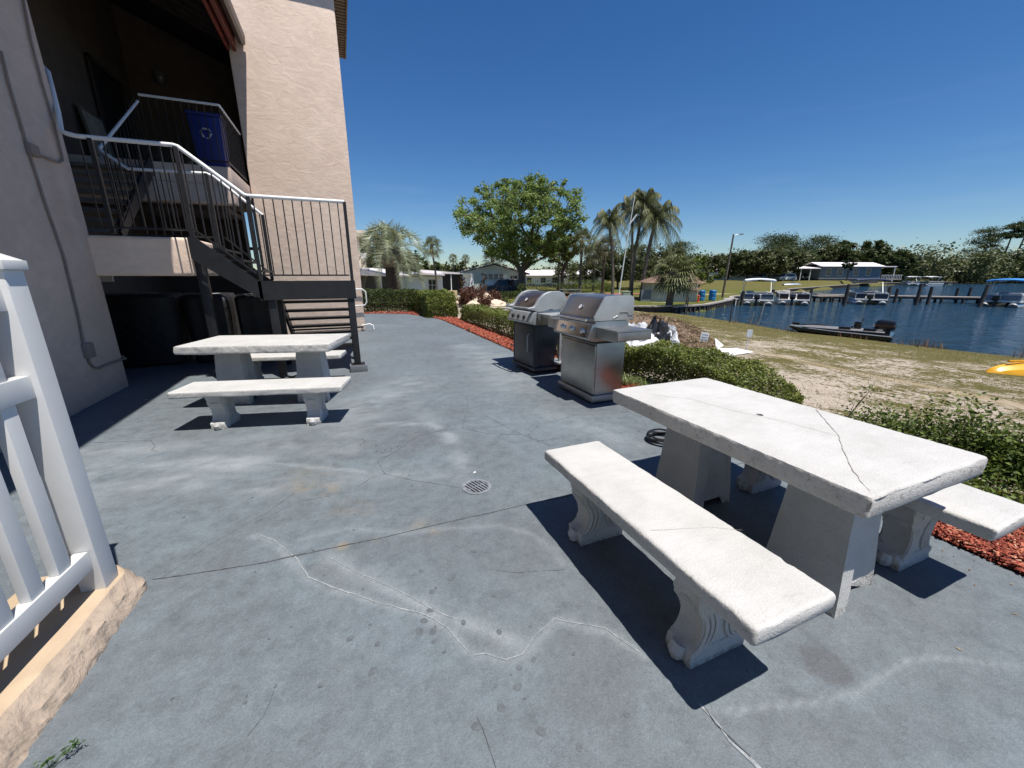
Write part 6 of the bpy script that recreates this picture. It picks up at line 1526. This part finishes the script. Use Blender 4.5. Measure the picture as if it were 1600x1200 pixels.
for x in np.arange(9.4, 14.4, .4): m.box(x, -.2, .3, x + .06, -.14, 1.1)
m.box(9.3, -.22, 1.1, 14.5, -.12, 1.18); m.build('railing', M_TRIM, h)
# other pale roofs among the trees
for i, (px, py, Y, w, lb) in enumerate(((1150, 441, 100, 9, 'low pale house with reddish roof under the trees right of the lamp'), (895, 440, 85, 12, 'long low white house glimpsed behind the big tree'), (845, 442, 80, 9, 'pale house right behind the big tree trunk'))):
    h = thing('small_house', lb, 'house', gbase(px, py, Y), -YAW)
    hbox(h, 'wall', -w / 2, 0, -.3, w / 2, 5, 2.0, M_WSID if i else M_GSID); m = MB(); m.prism([(-.6, 1.95), (2.5, 2.9), (5.6, 1.95), (5.6, 2.05), (2.5, 3.05), (-.6, 2.08)], 'x', -w / 2 - .4, w / 2 + .4); m.build('roof', M_WROOF if i else pm('pinkish_roof', (.42, .30, .26), .8), h)
    for x in (-w * .3, 0, w * .25): window(h, x, x + .9, .7, 1.6, 0)
# ================================================================ VEHICLES
def car(label, px, py, Y, rz, col, seed, suv=True, white_roof=False):
    t = thing('parked_car', label, 'car', gbase(px, py, Y), rz - YAW, group='parked cars'); M_C = pm('car_paint', col, .25, 0, var=.03, bst=0)
    H = 1.75 if suv else 1.45; L = 4.6
    prof = [(-L / 2, .35), (-L / 2, .85), (-L / 2 + .25, .98), (-L / 2 + 1.15, 1.05), (-L / 2 + 1.75, H - .05), (-L / 2 + 2.2, H), (L / 2 - .55, H - .02), (L / 2 - .1, 1.05), (L / 2, .9), (L / 2, .38)]
    for cx in (L / 2 - .85, -L / 2 + .9):
        prof += [(cx + .42 * math.cos(a), .35 + .40 * math.sin(a)) for a in [i * PI / 6 for i in range(7)]]
    secs = []
    for y, s_, q in ((-.88, 1, .0), (-.86, 1, 1.), (.86, 1, 1.), (.88, 1, 0)):
        secs.append([(x, y * (1 - .16 * max(0, z - 1.0) / .7), z) for x, z in prof])
    MB().loft(secs).build('body', M_C, t, bevel=0)
    g = MB()
    for sy in (-1, 1): g.prism([(-L / 2 + 1.3, 1.06), (-L / 2 + 1.85, H - .14), (L / 2 - .7, H - .14), (L / 2 - .35, 1.06)], 'y', sy * .76 if sy < 0 else .76, sy * .885)
    for v in range(len(g.v)):
        x, y, z = g.v[v]; g.v[v] = (x, y * (1 - .13 * max(0, z - 1.0) / .7), z)
    g.build('side_windows', M_WIN, t)
    g = MB(); g.bar((-L / 2 + 1.18, 0, 1.08), (-L / 2 + 1.74, 0, H - .08), 1.5, .03); g.bar((L / 2 - .13, 0, 1.1), (L / 2 - .52, 0, H - .08), 1.5, .03); g.build('windscreen', M_WIN, t)
    if white_roof: hbox(t, 'roof', -L / 2 + 2.0, -.7, H + .001, L / 2 - .7, .7, H + .03, M_WROOF)
    for x in (-L / 2 + .9, L / 2 - .85):
        for y in (-.90, .70):
            w = MB().tube([(x, y, .33), (x, y + .2, .33)], .33, 18).build('wheel', M_BLACK, t); MB().tube([(x, y - .01 if y < 0 else y + .19, .33), (x, y + .02 if y < 0 else y + .215, .33)], .2, 12).build('rim', M_SS2, w)
    for y in (-.7, .5): hbox(t, 'headlight', -L / 2 - .02, y, .72, -L / 2 + .05, y + .22, .88, M_CHR)
car('dark blue car with a pale roof parked between the rock garden and green house', 786, 460, 50, R(20), (.03, .045, .075), 1, True, True)
car('white car parked under the trees left of the mobile home', 1226, 441, 98, R(10), (.6, .6, .6), 2)
car('dark car parked beside the white car under the trees', 1206, 441, 100, R(-30), (.02, .022, .025), 3, False)
car('dark car parked deep in the mobile home carport', 1250, 440, 104, R(80), (.03, .03, .032), 4)
car('grey car at the left end of the shady parking under the trees', 1180, 441, 100, R(5), (.12, .12, .13), 5)
# ================================================================ PARK FURNITURE
# flagpole
b = gbase(966, 463, 38); t = thing('flagpole', 'tall pale flagpole with a small limp flag standing among the queen palms', 'flagpole', b, -YAW); Hf = toph(b, 320, 38)
ln_ = .85
MB().tube([(0, 0, 0), (ln_ * .45, 0, Hf * .5), (ln_, 0, Hf)], [.065, .05, .03], 10).build('pole', M_WPIPE, t, smooth=True)
MB().bar((ln_ * .66, 0, Hf * .74), (ln_ * 1.35, 0, Hf * .83), .09, .09).build('yardarm', M_WPIPE, t)
m = MB(); m.add([(ln_, 0, Hf - .05), (ln_ - .30, .02, Hf - .35), (ln_ - .38, 0, Hf - .75), (ln_ - .26, .04, Hf - .95), (ln_ - .14, 0, Hf - .6), (ln_, 0, Hf - .5)], [(0, 1, 2, 3, 4, 5)]); o = m.build('flag', pm('dark_flag_cloth', (.06, .09, .09), .8), t); o.modifiers.new('s', 'SOLIDIFY').thickness = .01
# street lamp
b = gbase(1129, 462, 42); t = thing('street_lamp', 'leaning wooden street lamp pole with a short arm beside the blue barrels', 'street lamp', b, -YAW); Hl = toph(b, 372, 42); lx = 4 * 42 / F_PX
MB().tube([(0, 0, 0), (lx * .5, 0, Hl * .5), (lx, 0, Hl)], [.11, .095, .075], 10).build('pole', M_BARK, t, smooth=True)
MB().tube([(lx - .02, 0, Hl - .1), (lx + .35, 0, Hl - .02), (lx + .6, 0, Hl)], .025, 6).build('arm', M_SS2, t); MB().box(lx + .55, -.1, Hl - .05, lx + .95, .1, Hl + .06).build('lamp_head', M_SS2, t, bevel=.03)
# blue barrels
M_BAR = pm('bright_blue_plastic', (.02, .21, .50), .4)
for i, (px, lb) in enumerate(((1096, 'bright blue barrel left one of the pair near the block building'), (1113, 'bright blue barrel right one of the pair beside the lamp pole'))):
    t = thing('barrel', lb, 'barrel', gbase(px, 463, 37), group='blue barrels by the seawall')
    MB().lathe([(.24, 0), (.29, .05), (.30, .3), (.28, .32), (.30, .35), (.30, .65), (.28, .67), (.30, .7), (.29, .88), (.25, .92)], 18).build('drum', M_BAR, t, smooth=True); MB().lathe([(.26, .921), (.26, .94)], 18).build('lid', M_BAR, t)
t = thing('person_cutout', 'small red and yellow hydrant at the right end of the block building', 'hydrant', gbase(1091, 468, 35)); t.name = 'fire_hydrant'
MB().lathe([(.11, 0), (.10, .05), (.085, .07), (.085, .45), (.11, .47), (.09, .56), (.03, .62)], 12).build('body', pm('red_paint', (.45, .03, .02), .5), t, smooth=True); MB().tube([(-.15, 0, .36), (.15, 0, .36)], .045, 8).build('outlet', pm('yellow_paint', (.6, .4, .03), .5), t)
t = thing('bench_rail', 'low white railing along the seawall before the first pontoon boat', 'railing', gbase(1146, 470, 38), -YAW + R(4)); t.name = 'seawall_railing'
MB().box(-1.0, -.04, .55, 1.5, .04, .66).build('rail', M_TRIM, t)
for x in (-.95, .2, 1.4): MB().box(x, -.035, 0, x + .09, .035, .549).build('post', M_TRIM, t)
# tan swing bench by the hedge, utility box
t = thing('garden_bench', 'tan topped garden bench standing left of the rock garden', 'bench', gbase(703, 476, 27), -YAW)
MB().box(-.55, .1, .62, .50, .18, 1.02).build('backrest', pm('tan_boards', (.55, .44, .25), .7), t, bevel=.02); MB().box(-.6, -.3, .5, .62, .12, .56).build('seat', bpy.data.materials['tan_boards'], t)
for x in (-.5, .48): MB().box(x, -.25, 0, x + .07, .15, .5).build('leg', M_BLACK, t)
t = thing('utility_box', 'small green utility box at the foot of the flagpole', 'utility box', gbase(978, 464, 38), -YAW)
MB().box(-.35, -.25, 0, .35, .25, .75).build('cabinet', pm('pale_green_metal', (.25, .32, .24), .6), t, bevel=.02); MB().box(-.37, -.27, .751, .37, .27, .80).build('lid', pm('box_lid', (.4, .44, .4), .6), t)
t = thing('picnic_table', 'dark picnic table on the lawn behind the grills', 'picnic table', gbase(890, 458, 44), -YAW)
MB().box(-1.1, -.35, .70, 1.1, .35, .76).build('tabletop', M_GRSID, t); MB().box(-1.1, -.8, .42, 1.1, -.55, .46).build('seat', M_GRSID, t); MB().box(-1.1, .55, .42, 1.1, .8, .46).build('seat', M_GRSID, t)
for x in (-.8, .74): MB().box(x, -.75, 0, x + .06, .75, .42).build('leg', M_GRSID, t); MB().box(x, -.2, .42, x + .06, .2, .70).build('leg', M_GRSID, t)
# ================================================================ DOCKS AND BOATS
M_DECK = pm('weathered_dock_boards', (.27, .235, .20), .9, var=.25, scale=(8, 1, 1))
def cpt(px, Y, z): p = PX(px, 430, Y); return Vector((p.x, p.y, z))
def dock(label, a, b_, w, z, nb, ph=.0):
    t = thing('dock', label, 'dock', (a.x, a.y, -1.2)); m = MB(); A_, B_ = Vector((a.x, a.y, z)), Vector((b_.x, b_.y, z)); m.bar(A_, B_, w, .10); m.build('deck', M_DECK, t, world=True)
    d = (B_ - A_).normalized(); s_ = Vector((d.y, -d.x, 0)) * (w / 2 - .1); m = MB(); m.bar(A_ + s_ - Vector((0, 0, .14)), B_ + s_ - Vector((0, 0, .14)), .08, .16); m.bar(A_ - s_ - Vector((0, 0, .14)), B_ - s_ - Vector((0, 0, .14)), .08, .16); m.build('beam', M_PILE, t, world=True)
    for k in range(nb):
        q = A_.lerp(B_, (k + .5) / nb)
        for sg in (-1, 1):
            c_ = q + s_ * sg; MB().tube([(c_.x, c_.y, -2.2), (c_.x, c_.y, z - .06)], .12, 8).build('pile', M_PILE, t, world=True)
    return t
dock('long weathered dock crossing the water behind the moored pontoon boats', cpt(1282, 46, 0), cpt(1640, 38, 0), 1.6, -.62, 11)
dock('short wide dock section between the second and third pontoon boats', cpt(1278, 43, 0), cpt(1322, 43, 0), 1.2, -.64, 3)
dock('small distant dock below the far wood', cpt(1425, 118, 0), cpt(1492, 118, 0), 2.5, -.35, 7)
dock('short pale landing at the foot of the lamp pole near the first pontoon boat', cpt(1138, 39.0, 0), cpt(1158, 38.2, 0), 1.3, -.66, 2)
for i, (px, pyt, pyb, Y, lb) in enumerate(((1329, 443, 485, 37, 'tall mooring pile left of the navy canopied pontoon boat'), (1395, 447, 476, 38, 'stout mooring pile right of the navy canopied pontoon boat'), (1443, 443, 478, 37.5, 'tallest mooring pile in the open water before the dock'), (1461, 447, 475, 38.5, 'mooring pile just right of the tallest one'), (1408, 450, 470, 41, 'thin pile standing behind the dock'),
        (1545, 444, 487, 35, 'thick leaning mooring pile beside the blue canopied boat'), (1503, 449, 462, 45, 'left of two small piles behind the dock'), (1523, 448, 462, 45, 'right of two small piles behind the dock'), (1212, 451, 480, 37, 'pile between the first and second pontoon boats'), (1272, 450, 472, 39, 'pile at the right side of the second pontoon boat'), (1165, 453, 472, 37.5, 'pile at the left side of the first pontoon boat'))):
    p = cpt(px, Y, -1.2); h = CAM_H + (430 - pyt) * Y / F_PX + 1.2; o = MB().tube([(0, 0, -.8), (0, 0, h * .5), (0, 0, h)], [.15, .14, .13], 10).build('mooring_pile', M_PILE, smooth=True); o.location = p; o.rotation_euler = (0, R(7) if px == 1545 else R(1.5), -YAW); tag(o, lb, 'piling', 'mooring piles around the docks')
M_TUBE = pm('pontoon_aluminium', (.55, .56, .57), .35, .6); M_RAILP = pm('boat_fence_panel', (.09, .10, .12), .5)
def pontoon(label, px, Y, rz, L, canopy, panel, seat, motor=True, trim=None):
    t = thing('pontoon_boat', label, 'boat', cpt(px, Y, -1.2), rz - YAW, group='pontoon boats at the dock'); w = 1.2
    for sy in (-1, 1):
        P = [(-L / 2, sy * .85, .08), (-L / 2 + .02, sy * .85, .10), (L / 2 - .7, sy * .85, .10), (L / 2 - .25, sy * .85, .2), (L / 2, sy * .85, .38)]
        MB().tube(P, [.29, .30, .30, .22, .05], 14).build('pontoon', M_TUBE, t, smooth=True)
    MB().box(-L / 2, -w, .42, L / 2 - .2, w, .50).build('deck', M_TRIM, t)
    M_P = pm('fence_panel', panel, .5, bst=.05)
    m = MB(); m.box(-L / 2 + .1, -w + .02, .56, L / 2 - .5, -w + .05, 1.02); m.box(-L / 2 + .1, w - .05, .56, L / 2 - .5, w - .02, 1.02); m.box(L / 2 - .5, -w + .051, .56, L / 2 - .47, w - .051, 1.02); m.box(-L / 2 + .1, -w + .051, .56, -L / 2 + .13, -.2, 1.02); m.box(-L / 2 + .1, .45, .56, -L / 2 + .13, w - .051, 1.02); m.build('fence', M_P, t)
    m = MB()
    for y in (-w + .035, w - .035):
        for z in (.54, 1.05): m.bar((-L / 2 + .08, y, z), (L / 2 - .46, y, z), .045, .045)
        for x in np.linspace(-L / 2 + .1, L / 2 - .5, 6): m.box(x - .02, y - .024, .5, x + .02, y + .024, 1.05)
    for z in (.54, 1.05): m.bar((-L / 2 + .1, -w + .05, z), (-L / 2 + .1, w - .05, z), .045, .045); m.bar((L / 2 - .48, -w + .05, z), (L / 2 - .48, w - .05, z), .045, .045)
    m.build('railing', M_TRIM, t)
    M_S = pm('seat_vinyl', seat, .5)
    for x, y in ((-L / 2 + .3, -w + .1), (-L / 2 + .3, w - .75), (L / 2 - 1.6, -w + .1), (L / 2 - 1.6, w - .75)):
        s_ = MB(); s_.box(x, y, .5, x + .95, y + .65, .84); s_.box(x, y if y < 0 else y + .5, .841, x + .95, y + .15 if y < 0 else y + .65, 1.16); s_.build('seat', M_S, t, bevel=.04)
    MB().box(-.1, .2, .5, .35, .85, 1.25).build('console', M_S, t, bevel=.05)
    if canopy:
        m = MB(); secs = []; x0, x1 = -L / 2 + .2, L / 2 - 1.9
        for i in range(9):
            f = i / 8.; x = x0 + (x1 - x0) * f; secs.append([(x, y * w, 2.34 + .10 * math.sin(PI * f) - .10 * y * y + dz) for y, dz in ((-1, -.12), (-1, 0), (-.5, .0), (0, .0), (.5, .0), (1, 0), (1, -.12), (0, -.03))])
        m.loft(secs); m.build('canopy', pm('canopy_cloth', canopy, .7, bst=.1), t, smooth=True)
        m = MB()
        for sy in (-1, 1):
            for x in (x0 + .1, (x0 + x1) / 2, x1 - .1): m.tube([((x0 + x1) / 2 + (x - (x0 + x1) / 2) * .25, sy * w * .97, 1.05), (x, sy * w * .97, 2.25)], .018, 6)
        m.build('canopy_frame', M_TUBE, t)
    if motor:
        m = MB(); m.box(-L / 2 - .55, -.05, .55, -L / 2 - .02, .38, 1.0); m2 = m.build('outboard_motor', M_BHULL, t, bevel=.08); MB().box(-L / 2 - .38, .08, -.4, -L / 2 - .12, .25, .549).build('motor_leg', M_BLACK, m2)
pontoon('pontoon boat with a white canopy moored nearest the lamp pole', 1186, 39.5, R(64), 5.6, (.66, .68, .70), (.10, .12, .15), (.5, .5, .5))
pontoon('pontoon boat without canopy, with dark red sides and a black motor', 1243, 39.8, R(60), 5.6, None, (.045, .02, .02), (.55, .5, .46))
pontoon('pontoon boat under a navy canopy between two tall piles', 1360, 40.5, R(58), 5.8, (.025, .035, .065), (.03, .035, .05), (.5, .5, .5))
pontoon('pontoon boat under a bright blue canopy at the photo edge', 1592, 37.0, R(28), 6.4, (.03, .21, .52), (.22, .23, .25), (.35, .35, .35))
pontoon('distant boat under a small white canopy left of the far dock', 1425, 112, R(60), 6, (.7, .7, .7), (.4, .4, .4), (.5, .5, .5), False)
pontoon('distant boat under a wide white canopy at the far dock', 1458, 112, R(20), 7.5, (.7, .7, .7), (.08, .08, .08), (.2, .2, .2), False)
# flat rowing hulls on the far bank lawn
t = thing('upturned_boat', 'pale upturned boat lying on the grass bank across the water', 'boat', gbase(1238, 446, 74), -YAW + R(10)); secs = []
for i in range(9):
    f = i / 8.; w = .7 * math.sin(PI * min(1, .12 + f * .88)) ** .5; secs.append([(-2 + 4 * f, w * math.cos(a), .42 * math.sin(a) * w) for a in [PI * k / 6 for k in range(7)]])
MB().loft(secs).build('hull', M_TUBE, t, smooth=True); MB().box(-1.6, -.03, .26, 1.4, .03, .33).build('keel', M_TUBE, t)
